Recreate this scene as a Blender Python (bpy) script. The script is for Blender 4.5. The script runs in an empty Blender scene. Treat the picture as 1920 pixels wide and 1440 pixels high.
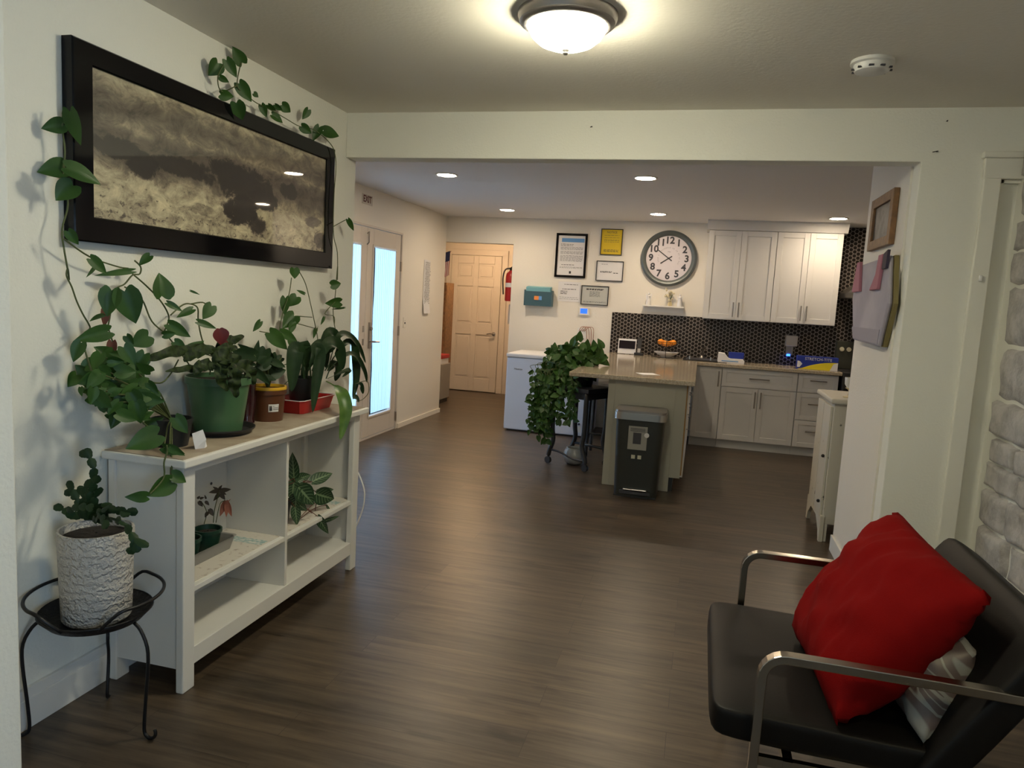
import bpy, bmesh, math, random
from mathutils import Vector, Matrix, noise
S = bpy.context.scene
COL = S.collection
rng = random.Random(7)
PI = math.pi

# ------------------------------------------------------------------ camera
F_PX = 1366.0
YAW, PIT, ROL = [math.radians(a) for a in (-14.23, -6.65, 3.21)]
fw = Vector((math.sin(YAW)*math.cos(PIT), math.cos(YAW)*math.cos(PIT), math.sin(PIT)))
r0 = Vector((math.cos(YAW), -math.sin(YAW), 0)); u0 = r0.cross(fw)
cr = math.cos(ROL)*r0 + math.sin(ROL)*u0; cu = -math.sin(ROL)*r0 + math.cos(ROL)*u0
cam_d = bpy.data.cameras.new('camera'); cam = bpy.data.objects.new('camera', cam_d); COL.objects.link(cam)
m4 = Matrix((cr, cu, -fw)).transposed().to_4x4(); m4.translation = Vector((0, 0, 1.45)); cam.matrix_world = m4
cam_d.sensor_width = 36.0; cam_d.lens = 36.0*F_PX/1920.0; cam_d.clip_start = .05
S.camera = cam
# ------------------------------------------------------------------ world, lights, exposure
S.view_settings.view_transform = 'Standard'; S.view_settings.look = 'None'
S.view_settings.exposure = 1.35; S.view_settings.gamma = 1.0; S.view_settings.use_curve_mapping = False
W = bpy.data.worlds.new('world'); S.world = W; W.use_nodes = True
bg = W.node_tree.nodes['Background']; bg.inputs[0].default_value = (.44, .69, 1.0, 1); bg.inputs[1].default_value = 5.2
def portal(name, loc, rot, sx, sy):
    l = bpy.data.lights.new(name, 'AREA'); l.shape = 'RECTANGLE'; l.size = sx; l.size_y = sy
    l.cycles.is_portal = True
    o = bpy.data.objects.new(name, l); o.location = loc; o.rotation_euler = rot; COL.objects.link(o)
portal('french_door_daylight', (-3.3, 6.62, 1.05), (0, -PI/2, 0), 2.0, 1.1)
portal('side_window_daylight', (1.50, -.80, 1.40), (0, PI/2, 0), 1.2, 1.3)
CEIL_E, SPOT_E = 46.0, 96.0
# ------------------------------------------------------------------ materials
def mat(name, col, rough=.5, metal=0, bump=None, coat=0, spec=None, emis=None, trans=0, alpha=None, mottle=None):
    m = bpy.data.materials.new(name); m.use_nodes = True
    nt = m.node_tree; b = nt.nodes['Principled BSDF']
    b.inputs['Base Color'].default_value = (*col, 1); b.inputs['Roughness'].default_value = rough
    b.inputs['Metallic'].default_value = metal
    if spec is not None: b.inputs['Specular IOR Level'].default_value = spec
    if coat: b.inputs['Coat Weight'].default_value = coat; b.inputs['Coat Roughness'].default_value = .05
    if trans: b.inputs['Transmission Weight'].default_value = trans
    if emis: b.inputs['Emission Color'].default_value = (*emis[0], 1); b.inputs['Emission Strength'].default_value = emis[1]
    if bump or mottle:
        tc = nt.nodes.new('ShaderNodeTexCoord')
    if bump:
        n = nt.nodes.new('ShaderNodeTexNoise'); n.inputs['Scale'].default_value = bump[0]; n.inputs['Detail'].default_value = 3
        k = nt.nodes.new('ShaderNodeBump'); k.inputs['Strength'].default_value = bump[1]; k.inputs['Distance'].default_value = bump[2] if len(bump) > 2 else .002
        nt.links.new(tc.outputs['Object'], n.inputs['Vector']); nt.links.new(n.outputs['Fac'], k.inputs['Height']); nt.links.new(k.outputs['Normal'], b.inputs['Normal'])
    if mottle:
        n = nt.nodes.new('ShaderNodeTexNoise'); n.inputs['Scale'].default_value = mottle[0]; n.inputs['Detail'].default_value = 4
        r = nt.nodes.new('ShaderNodeValToRGB'); r.color_ramp.elements[0].position = mottle[2]; r.color_ramp.elements[1].position = mottle[3]
        r.color_ramp.elements[0].color = (*mottle[1], 1); r.color_ramp.elements[1].color = (*col, 1)
        nt.links.new(tc.outputs['Object'], n.inputs['Vector']); nt.links.new(n.outputs['Fac'], r.inputs['Fac']); nt.links.new(r.outputs['Color'], b.inputs['Base Color'])
    return m
M = {}
M['wall'] = mat('wall_paint', (.78, .77, .70), .75, bump=(95, .6, .003))
M['ceil'] = mat('ceiling_paint', (.80, .76, .68), .85, bump=(60, .35, .003))
M['kwall'] = mat('kitchen_wall_paint', (.76, .72, .65), .7, bump=(95, .5, .003))
M['kceil'] = mat('kitchen_ceiling_paint', (.72, .70, .68), .85, bump=(60, .4, .003))
M['trim'] = mat('trim_paint', (.78, .76, .68), .45)
M['white'] = mat('white_laminate', (.72, .71, .68), .4)
M['cab'] = mat('cabinet_white', (.62, .61, .60), .4)
M['door'] = mat('door_paint', (.62, .56, .50), .45)
M['black'] = mat('black_lacquer', (.003, .003, .004), .07, spec=.28)
M['blackm'] = mat('black_metal', (.012, .012, .014), .4, .4)
M['blackp'] = mat('black_plastic', (.02, .02, .022), .45)
M['leather'] = mat('dark_leather', (.005, .004, .0035), .5, spec=.22, bump=(220, .25, .001))
M['chrome'] = mat('brushed_chrome', (.42, .38, .32), .22, 1)
M['nickel'] = mat('nickel', (.35, .33, .31), .3, 1)
M['bronze'] = mat('dark_bronze', (.30, .28, .27), .35, .8)
M['leaf'] = mat('leaf_green', (.035, .092, .014), .45, spec=.3, mottle=(14, (.022, .065, .012), .35, .65))
M['leafd'] = mat('leaf_dark', (.018, .045, .014), .5, spec=.25, mottle=(14, (.010, .028, .010), .35, .65))
M['leafl'] = mat('leaf_bright', (.10, .19, .035), .4, mottle=(20, (.05, .12, .02), .35, .65))
M['leafc'] = mat('leaf_calathea', (.024, .042, .010), .55, spec=.2, mottle=(60, (.008, .018, .006), .42, .55))
M['leafr'] = mat('leaf_red', (.12, .012, .014), .5)
M['leafb'] = mat('leaf_bronze', (.05, .035, .022), .5)
M['petal'] = mat('faded_flower', (.30, .10, .06), .6)
M['brown'] = mat('dry_leaf', (.12, .035, .02), .7)
M['stem'] = mat('stem', (.07, .09, .025), .6)
M['soil'] = mat('soil', (.018, .012, .009), .95, bump=(60, 1, .01))
M['gpot'] = mat('green_glaze', (.075, .16, .075), .3, mottle=(5, (.05, .12, .055), .3, .7))
M['bpot'] = mat('brown_glaze', (.10, .035, .014), .3)
M['yel'] = mat('yellow_glaze', (.65, .38, .02), .4)
M['red'] = mat('red_enamel', (.40, .012, .012), .35)
M['dkpot'] = mat('dark_plastic_pot', (.010, .012, .014), .4)
M['paper'] = mat('paper', (.72, .71, .72), .8)
M['ink'] = mat('ink', (.05, .05, .06), .8)
M['gold'] = mat('gold_paper', (.70, .50, .02), .7)
M['blue'] = mat('blue_print', (.12, .30, .62), .7)
M['teal'] = mat('teal_plastic', (.055, .12, .15), .45)
M['teall'] = mat('teal_card', (.18, .42, .48), .6)
M['orange'] = mat('orange_peel', (.80, .27, .01), .5, bump=(160, .4, .001))
M['steel'] = mat('stainless', (.45, .44, .42), .28, 1)
M['frz'] = mat('freezer_enamel', (.62, .67, .78), .3)
M['island'] = mat('island_panel', (.40, .38, .31), .6)
M['ply'] = mat('plywood_edge', (.30, .17, .06), .7)
M['wood'] = mat('frame_wood', (.24, .12, .045), .5, mottle=(30, (.14, .07, .03), .35, .65))
M['pink'] = mat('pink_cloth', (.42, .17, .22), .8)
M['lav'] = mat('lavender_board', (.45, .42, .47), .7, mottle=(3, (.36, .33, .39), .4, .6))
M['olive'] = mat('olive_edge', (.20, .16, .06), .7)
M['binm'] = mat('bin_grey', (.045, .047, .042), .4, .5)
M['glass'] = mat('clear_glass', (1, 1, 1), .02, trans=1, spec=.5)
M['redf'] = mat('red_velour', (.17, .003, .003), .9, spec=.08, bump=(300, .4, .002))
M['lace'] = mat('shelf_liner', (.62, .58, .52), .7, mottle=(38, (.35, .28, .24), .28, .42))
M['liner2'] = mat('liner_edge', (.28, .42, .42), .7, mottle=(60, (.62, .62, .58), .4, .6))
M['topmat'] = mat('worn_shelf_top', (.42, .36, .28), .55, mottle=(9, (.28, .21, .15), .3, .62))
M['distress'] = mat('distressed_white', (.52, .49, .42), .6, mottle=(16, (.08, .07, .06), .27, .31))
M['redbox'] = mat('red_box', (.40, .02, .02), .5)
M['bluel'] = mat('blue_led', (.02, .05, .8), .3, emis=((.02, .10, 1), 3.0))
M['screen'] = mat('dark_screen', (.012, .008, .012), .15)
M['lcd'] = mat('blue_lcd', (.02, .10, .70), .3, emis=((.02, .12, .9), .6))
M['yellowbox'] = mat('yellow_print', (.75, .62, .02), .5)
M['navy'] = mat('navy_print', (.01, .03, .28), .5)
M['clockg'] = mat('clock_rim', (.10, .115, .115), .4, .3)
M['clockf'] = mat('clock_face', (.60, .56, .60), .5)
M['holder'] = mat('ornament_gold', (.55, .45, .25), .5)
M['bowlg'] = mat('frosted_jar', (.30, .31, .31), .25)
M['lampg'] = mat('lamp_glass', (.9, .88, .8), .4, emis=((1.0, .94, .70), CEIL_E))
M['spotg'] = mat('downlight_lens', (.9, .88, .8), .4, emis=((1.0, .80, .56), SPOT_E))

def node_mat(name):
    m = bpy.data.materials.new(name); m.use_nodes = True
    nt = m.node_tree; return m, nt, nt.nodes['Principled BSDF']
def N(nt, t, **kw):
    n = nt.nodes.new(t)
    for k, v in kw.items():
        if hasattr(n, k): setattr(n, k, v)
    return n
# plank floor, boards run along X
m, nt, b = node_mat('vinyl_planks'); L = nt.links.new
tc = N(nt, 'ShaderNodeTexCoord')
br = N(nt, 'ShaderNodeTexBrick'); br.offset = .37; br.offset_frequency = 2
for k, v in (('Scale', 1.0), ('Mortar Size', .0012), ('Mortar Smooth', .1), ('Bias', 0.0), ('Brick Width', 1.22), ('Row Height', .152)): br.inputs[k].default_value = v
br.inputs['Color1'].default_value = (.078, .056, .038, 1); br.inputs['Color2'].default_value = (.052, .039, .028, 1); br.inputs['Mortar'].default_value = (.03, .022, .017, 1)
L(tc.outputs['Object'], br.inputs['Vector'])
mp = N(nt, 'ShaderNodeMapping'); mp.inputs['Scale'].default_value = (2.2, 34, 1); L(tc.outputs['Object'], mp.inputs['Vector'])
# each board shifts the grain
add = N(nt, 'ShaderNodeVectorMath', operation='ADD'); L(mp.outputs[0], add.inputs[0])
mul = N(nt, 'ShaderNodeVectorMath', operation='SCALE'); mul.inputs['Scale'].default_value = 150; L(br.outputs['Color'], mul.inputs[0]); L(mul.outputs[0], add.inputs[1])
n1 = N(nt, 'ShaderNodeTexNoise'); n1.inputs['Scale'].default_value = 1.0; n1.inputs['Detail'].default_value = 6; n1.inputs['Roughness'].default_value = .65; L(add.outputs[0], n1.inputs['Vector'])
rp = N(nt, 'ShaderNodeValToRGB'); rp.color_ramp.elements[0].position = .30; rp.color_ramp.elements[0].color = (.42, .40, .38, 1); rp.color_ramp.elements[1].position = .68; rp.color_ramp.elements[1].color = (1.5, 1.47, 1.42, 1)
L(n1.outputs['Fac'], rp.inputs['Fac'])
mp2 = N(nt, 'ShaderNodeMapping'); mp2.inputs['Scale'].default_value = (1.5, 6, 1); L(tc.outputs['Object'], mp2.inputs['Vector'])
n2 = N(nt, 'ShaderNodeTexNoise'); n2.inputs['Scale'].default_value = 2.2; n2.inputs['Detail'].default_value = 3; L(mp2.outputs[0], n2.inputs['Vector'])
rp2 = N(nt, 'ShaderNodeValToRGB'); rp2.color_ramp.elements[0].position = .30; rp2.color_ramp.elements[0].color = (.38, .36, .36, 1); rp2.color_ramp.elements[1].position = .40; rp2.color_ramp.elements[1].color = (1, 1, 1, 1)
L(n2.outputs['Fac'], rp2.inputs['Fac'])
mx = N(nt, 'ShaderNodeMix', data_type='RGBA', blend_type='MULTIPLY'); mx.inputs[0].default_value = 1
L(br.outputs['Color'], mx.inputs[6]); L(rp.outputs[0], mx.inputs[7])
mx2 = N(nt, 'ShaderNodeMix', data_type='RGBA', blend_type='MULTIPLY'); mx2.inputs[0].default_value = .8
L(mx.outputs[2], mx2.inputs[6]); L(rp2.outputs[0], mx2.inputs[7]); L(mx2.outputs[2], b.inputs['Base Color'])
b.inputs['Roughness'].default_value = .36
bp = N(nt, 'ShaderNodeBump'); bp.inputs['Strength'].default_value = .25; bp.inputs['Distance'].default_value = .002; L(n1.outputs['Fac'], bp.inputs['Height']); L(bp.outputs[0], b.inputs['Normal'])
M['floor'] = m
# hexagon tile
m, nt, b = node_mat('hexagon_tile'); L = nt.links.new
tc = N(nt, 'ShaderNodeTexCoord'); sp = N(nt, 'ShaderNodeSeparateXYZ'); L(tc.outputs['Object'], sp.inputs[0])
cb = N(nt, 'ShaderNodeCombineXYZ'); L(sp.outputs['Z'], cb.inputs[0]); L(sp.outputs['X'], cb.inputs[1])
sc = N(nt, 'ShaderNodeVectorMath', operation='SCALE'); sc.inputs['Scale'].default_value = 1/.0425; L(cb.outputs[0], sc.inputs[0])
off = N(nt, 'ShaderNodeVectorMath', operation='ADD'); off.inputs[1].default_value = (100, 173.2, 0); L(sc.outputs[0], off.inputs[0])
def cell(shift):
    a = N(nt, 'ShaderNodeVectorMath', operation='SUBTRACT'); a.inputs[1].default_value = shift; L(off.outputs[0], a.inputs[0])
    md = N(nt, 'ShaderNodeVectorMath', operation='MODULO'); md.inputs[1].default_value = (1, 1.7320508, 1); L(a.outputs[0], md.inputs[0])
    s = N(nt, 'ShaderNodeVectorMath', operation='SUBTRACT'); s.inputs[1].default_value = (.5, .8660254, 0); L(md.outputs[0], s.inputs[0])
    ab = N(nt, 'ShaderNodeVectorMath', operation='ABSOLUTE'); L(s.outputs[0], ab.inputs[0])
    d = N(nt, 'ShaderNodeVectorMath', operation='DOT_PRODUCT'); d.inputs[1].default_value = (.5, .8660254, 0); L(ab.outputs[0], d.inputs[0])
    xx = N(nt, 'ShaderNodeSeparateXYZ'); L(ab.outputs[0], xx.inputs[0])
    mxn = N(nt, 'ShaderNodeMath', operation='MAXIMUM'); L(d.outputs['Value'], mxn.inputs[0]); L(xx.outputs['X'], mxn.inputs[1])
    return mxn
c1, c2 = cell((0, 0, 0)), cell((.5, .8660254, 0))
mn = N(nt, 'ShaderNodeMath', operation='MINIMUM'); L(c1.outputs[0], mn.inputs[0]); L(c2.outputs[0], mn.inputs[1])
rp = N(nt, 'ShaderNodeValToRGB'); e = rp.color_ramp.elements
e[0].position = .0; e[0].color = (.012, .009, .008, 1); e[1].position = .50; e[1].color = (.23, .20, .18, 1)
q = e.new(.385); q.color = (.016, .012, .010, 1); q = e.new(.42); q.color = (.23, .20, .18, 1)
L(mn.outputs[0], rp.inputs['Fac']); L(rp.outputs[0], b.inputs['Base Color']); b.inputs['Roughness'].default_value = .35; b.inputs['Specular IOR Level'].default_value = .2
M['hex'] = m
# stone counter
m, nt, b = node_mat('quartz_counter'); L = nt.links.new
tc = N(nt, 'ShaderNodeTexCoord'); n1 = N(nt, 'ShaderNodeTexNoise'); n1.inputs['Scale'].default_value = 90; n1.inputs['Detail'].default_value = 5; L(tc.outputs['Object'], n1.inputs['Vector'])
rp = N(nt, 'ShaderNodeValToRGB'); rp.color_ramp.elements[0].position = .35; rp.color_ramp.elements[0].color = (.32, .26, .18, 1); rp.color_ramp.elements[1].position = .62; rp.color_ramp.elements[1].color = (.50, .43, .33, 1)
L(n1.outputs['Fac'], rp.inputs['Fac']); L(rp.outputs[0], b.inputs['Base Color']); b.inputs['Roughness'].default_value = .12
M['quartz'] = m
# stone veneer
m, nt, b = node_mat('painted_stone'); L = nt.links.new
tc = N(nt, 'ShaderNodeTexCoord'); n1 = N(nt, 'ShaderNodeTexNoise'); n1.inputs['Scale'].default_value = 9; n1.inputs['Detail'].default_value = 8; n1.inputs['Roughness'].default_value = .7; L(tc.outputs['Object'], n1.inputs['Vector'])
rp = N(nt, 'ShaderNodeValToRGB'); rp.color_ramp.elements[0].position = .32; rp.color_ramp.elements[0].color = (.27, .25, .235, 1); rp.color_ramp.elements[1].position = .60; rp.color_ramp.elements[1].color = (.50, .47, .45, 1)
L(n1.outputs['Fac'], rp.inputs['Fac']); L(rp.outputs[0], b.inputs['Base Color']); b.inputs['Roughness'].default_value = .85
n3 = N(nt, 'ShaderNodeTexNoise'); n3.inputs['Scale'].default_value = 60; n3.inputs['Detail'].default_value = 5; L(tc.outputs['Object'], n3.inputs['Vector'])
bp = N(nt, 'ShaderNodeBump'); bp.inputs['Strength'].default_value = .6; bp.inputs['Distance'].default_value = .006; L(n3.outputs['Fac'], bp.inputs['Height']); L(bp.outputs[0], b.inputs['Normal'])
M['stone'] = m
# sea picture: storm waves, procedural bands in the picture's own plane (Y across, Z up)
m, nt, b = node_mat('stormy_sea_print'); L = nt.links.new
tc = N(nt, 'ShaderNodeTexCoord'); sp = N(nt, 'ShaderNodeSeparateXYZ'); L(tc.outputs['Object'], sp.inputs[0])
def mth(op, a, bb):
    n = N(nt, 'ShaderNodeMath', operation=op)
    for i, v in enumerate((a, bb)):
        if v is None: continue
        if isinstance(v, (int, float)): n.inputs[i].default_value = v
        else: L(v, n.inputs[i])
    return n.outputs[0]
U = mth('DIVIDE', mth('SUBTRACT', sp.outputs['Y'], 2.005-2.76), 1.51)
V = mth('DIVIDE', mth('SUBTRACT', sp.outputs['Z'], 1.64-1.87), .47)
cv = N(nt, 'ShaderNodeCombineXYZ'); L(U, cv.inputs[0]); L(V, cv.inputs[1])
def nz(scale, sx, sy, detail=6, rgh=.6, seed=0.0, dist=0):
    mp = N(nt, 'ShaderNodeMapping'); mp.inputs['Scale'].default_value = (sx, sy, 1); mp.inputs['Location'].default_value = (seed, seed*.7, 0); L(cv.outputs[0], mp.inputs['Vector'])
    n = N(nt, 'ShaderNodeTexNoise'); n.inputs['Scale'].default_value = scale; n.inputs['Detail'].default_value = detail; n.inputs['Roughness'].default_value = rgh; n.inputs['Distortion'].default_value = dist; L(mp.outputs[0], n.inputs['Vector']); return n.outputs['Fac']
def ramp(x, pts):
    r = N(nt, 'ShaderNodeValToRGB'); e = r.color_ramp.elements
    e[0].position = pts[0][0]; e[0].color = (*[pts[0][1]]*3, 1); e[1].position = pts[-1][0]; e[1].color = (*[pts[-1][1]]*3, 1)
    for p, v in pts[1:-1]: q = e.new(p); q.color = (v, v, v, 1)
    L(x, r.inputs['Fac']); return r.outputs[0]
Vn = mth('ADD', V, mth('MULTIPLY', mth('SUBTRACT', nz(1.6, 3.2, 1.6, 5, .55, 3.1), .5), .26))
base = ramp(Vn, [(0, .62), (.18, .66), (.34, .60), (.44, .36), (.56, .26), (.66, .34), (.72, .50), (.80, .34), (.92, .46), (1, .62)])
foam = ramp(nz(5, 3.2, 1.5, 9, .72, 5.0, .6), [(.34, .62), (.50, .95), (.68, 1.25)])
def blob(cx, cy, rx, ry, s0, s1, soft=.4):
    dx = mth('DIVIDE', mth('SUBTRACT', U, cx), rx); dy = mth('DIVIDE', mth('SUBTRACT', V, cy), ry)
    d = mth('ADD', mth('MULTIPLY', dx, dx), mth('MULTIPLY', dy, dy))
    d = mth('ADD', d, mth('MULTIPLY', mth('SUBTRACT', nz(4.5, 3.2, 1.2, 8, .68, s0, .8), .5), 3.4))
    return ramp(d, [(1-soft, s1), (1.0, 1.0)])
val = mth('MULTIPLY', base, foam)
fl_ = ramp(mth('ADD', nz(16, 3.2, 1.4, 6, .7, 12.0, .3), mth('MULTIPLY', V, .22)), [(.36, .45), (.47, 1.0)])
val = mth('MULTIPLY', val, fl_)
for a in ((.52, .52, .16, .17, 1.3, .22), (.64, .41, .10, .10, 2.3, .20), (.53, .26, .085, .15, 4.3, .16), (.61, .16, .045, .10, 8.3, .35), (.15, .42, .055, .11, 6.3, .30), (.29, .50, .12, .08, 7.7, .45), (.77, .55, .05, .09, 9.1, .3), (.07, .52, .09, .08, 2.9, .4), (.93, .30, .06, .06, 3.9, .6), (.98, .12, .05, .1, 1.9, .45), (.36, .20, .05, .05, 5.5, .75)):
    val = mth('MULTIPLY', val, blob(*a))
tint = N(nt, 'ShaderNodeValToRGB'); e = tint.color_ramp.elements
e[0].position = 0; e[0].color = (.004, .003, .003, 1); e[1].position = .82; e[1].color = (.66, .58, .38, 1)
q = e.new(.20); q.color = (.022, .017, .014, 1); q = e.new(.42); q.color = (.15, .12, .085, 1)
L(val, tint.inputs['Fac']); L(tint.outputs[0], b.inputs['Base Color']); b.inputs['Roughness'].default_value = .5
b.inputs['Coat Weight'].default_value = 1; b.inputs['Coat Roughness'].default_value = .02
M['sea'] = m
# sheer curtain
m = bpy.data.materials.new('sheer_curtain'); m.use_nodes = True; nt = m.node_tree; nt.nodes.clear()
o = N(nt, 'ShaderNodeOutputMaterial'); t1 = N(nt, 'ShaderNodeBsdfTranslucent'); t1.inputs[0].default_value = (.55, .66, .72, 1); t2 = N(nt, 'ShaderNodeBsdfTransparent'); t2.inputs[0].default_value = (.9, .95, 1, 1)
d1 = N(nt, 'ShaderNodeBsdfDiffuse'); d1.inputs[0].default_value = (.8, .85, .88, 1)
a = N(nt, 'ShaderNodeMixShader'); a.inputs[0].default_value = .30; c = N(nt, 'ShaderNodeMixShader'); c.inputs[0].default_value = .22
nt.links.new(t1.outputs[0], a.inputs[1]); nt.links.new(d1.outputs[0], a.inputs[2]); nt.links.new(a.outputs[0], c.inputs[1]); nt.links.new(t2.outputs[0], c.inputs[2]); nt.links.new(c.outputs[0], o.inputs[0])
M['sheer'] = m
# clear pane
m = bpy.data.materials.new('window_pane'); m.use_nodes = True; nt = m.node_tree; nt.nodes.clear()
o = N(nt, 'ShaderNodeOutputMaterial'); g = N(nt, 'ShaderNodeBsdfGlossy'); g.inputs['Roughness'].default_value = .02; t2 = N(nt, 'ShaderNodeBsdfTransparent'); c = N(nt, 'ShaderNodeMixShader'); fr = N(nt, 'ShaderNodeFresnel'); fr.inputs[0].default_value = 1.4
nt.links.new(fr.outputs[0], c.inputs[0]); nt.links.new(t2.outputs[0], c.inputs[1]); nt.links.new(g.outputs[0], c.inputs[2]); nt.links.new(c.outputs[0], o.inputs[0])
M['pane'] = m
# patterned pillow cloth
m, nt, b = node_mat('leaf_pattern_cloth'); L = nt.links.new
tc = N(nt, 'ShaderNodeTexCoord'); nn = N(nt, 'ShaderNodeTexNoise'); nn.inputs['Scale'].default_value = 1.5; nn.inputs['Detail'].default_value = 0; nn.inputs['Distortion'].default_value = 1.2; L(tc.outputs['UV'], nn.inputs['Vector'])
ml = N(nt, 'ShaderNodeMath', operation='MULTIPLY'); ml.inputs[1].default_value = 8; L(nn.outputs['Fac'], ml.inputs[0]); fc = N(nt, 'ShaderNodeMath', operation='FRACT'); L(ml.outputs[0], fc.inputs[0])
rp = N(nt, 'ShaderNodeValToRGB'); rp.color_ramp.elements[0].position = .70; rp.color_ramp.elements[0].color = (.11, .08, .072, 1); rp.color_ramp.elements[1].position = .80; rp.color_ramp.elements[1].color = (.24, .235, .21, 1)
L(fc.outputs[0], rp.inputs['Fac']); L(rp.outputs[0], b.inputs['Base Color']); b.inputs['Roughness'].default_value = .4
M['pattern'] = m
# prayer-plant leaf with pale veins (uses the leaf's UV)
m, nt, b = node_mat('prayer_leaf'); L = nt.links.new
tc = N(nt, 'ShaderNodeTexCoord'); sp = N(nt, 'ShaderNodeSeparateXYZ'); L(tc.outputs['UV'], sp.inputs[0])
def mth(op, a, bb=None):
    n = N(nt, 'ShaderNodeMath', operation=op)
    for i, v in enumerate((a, bb)):
        if v is None: continue
        if isinstance(v, (int, float)): n.inputs[i].default_value = v
        else: L(v, n.inputs[i])
    return n.outputs[0]
au = mth('ABSOLUTE', mth('SUBTRACT', sp.outputs['X'], .5))
st = mth('FRACT', mth('MULTIPLY', mth('SUBTRACT', sp.outputs['Y'], mth('MULTIPLY', au, .55)), 7.0))
ve = mth('LESS_THAN', st, .17); mid = mth('LESS_THAN', au, .045)
msk = mth('MAXIMUM', mth('MULTIPLY', ve, mth('LESS_THAN', au, .36)), mid)
mx = N(nt, 'ShaderNodeMix', data_type='RGBA'); mx.inputs[6].default_value = (.016, .05, .018, 1); mx.inputs[7].default_value = (.16, .24, .12, 1); L(msk, mx.inputs[0]); L(mx.outputs[2], b.inputs['Base Color']); b.inputs['Roughness'].default_value = .5
M['prayer'] = m

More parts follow.
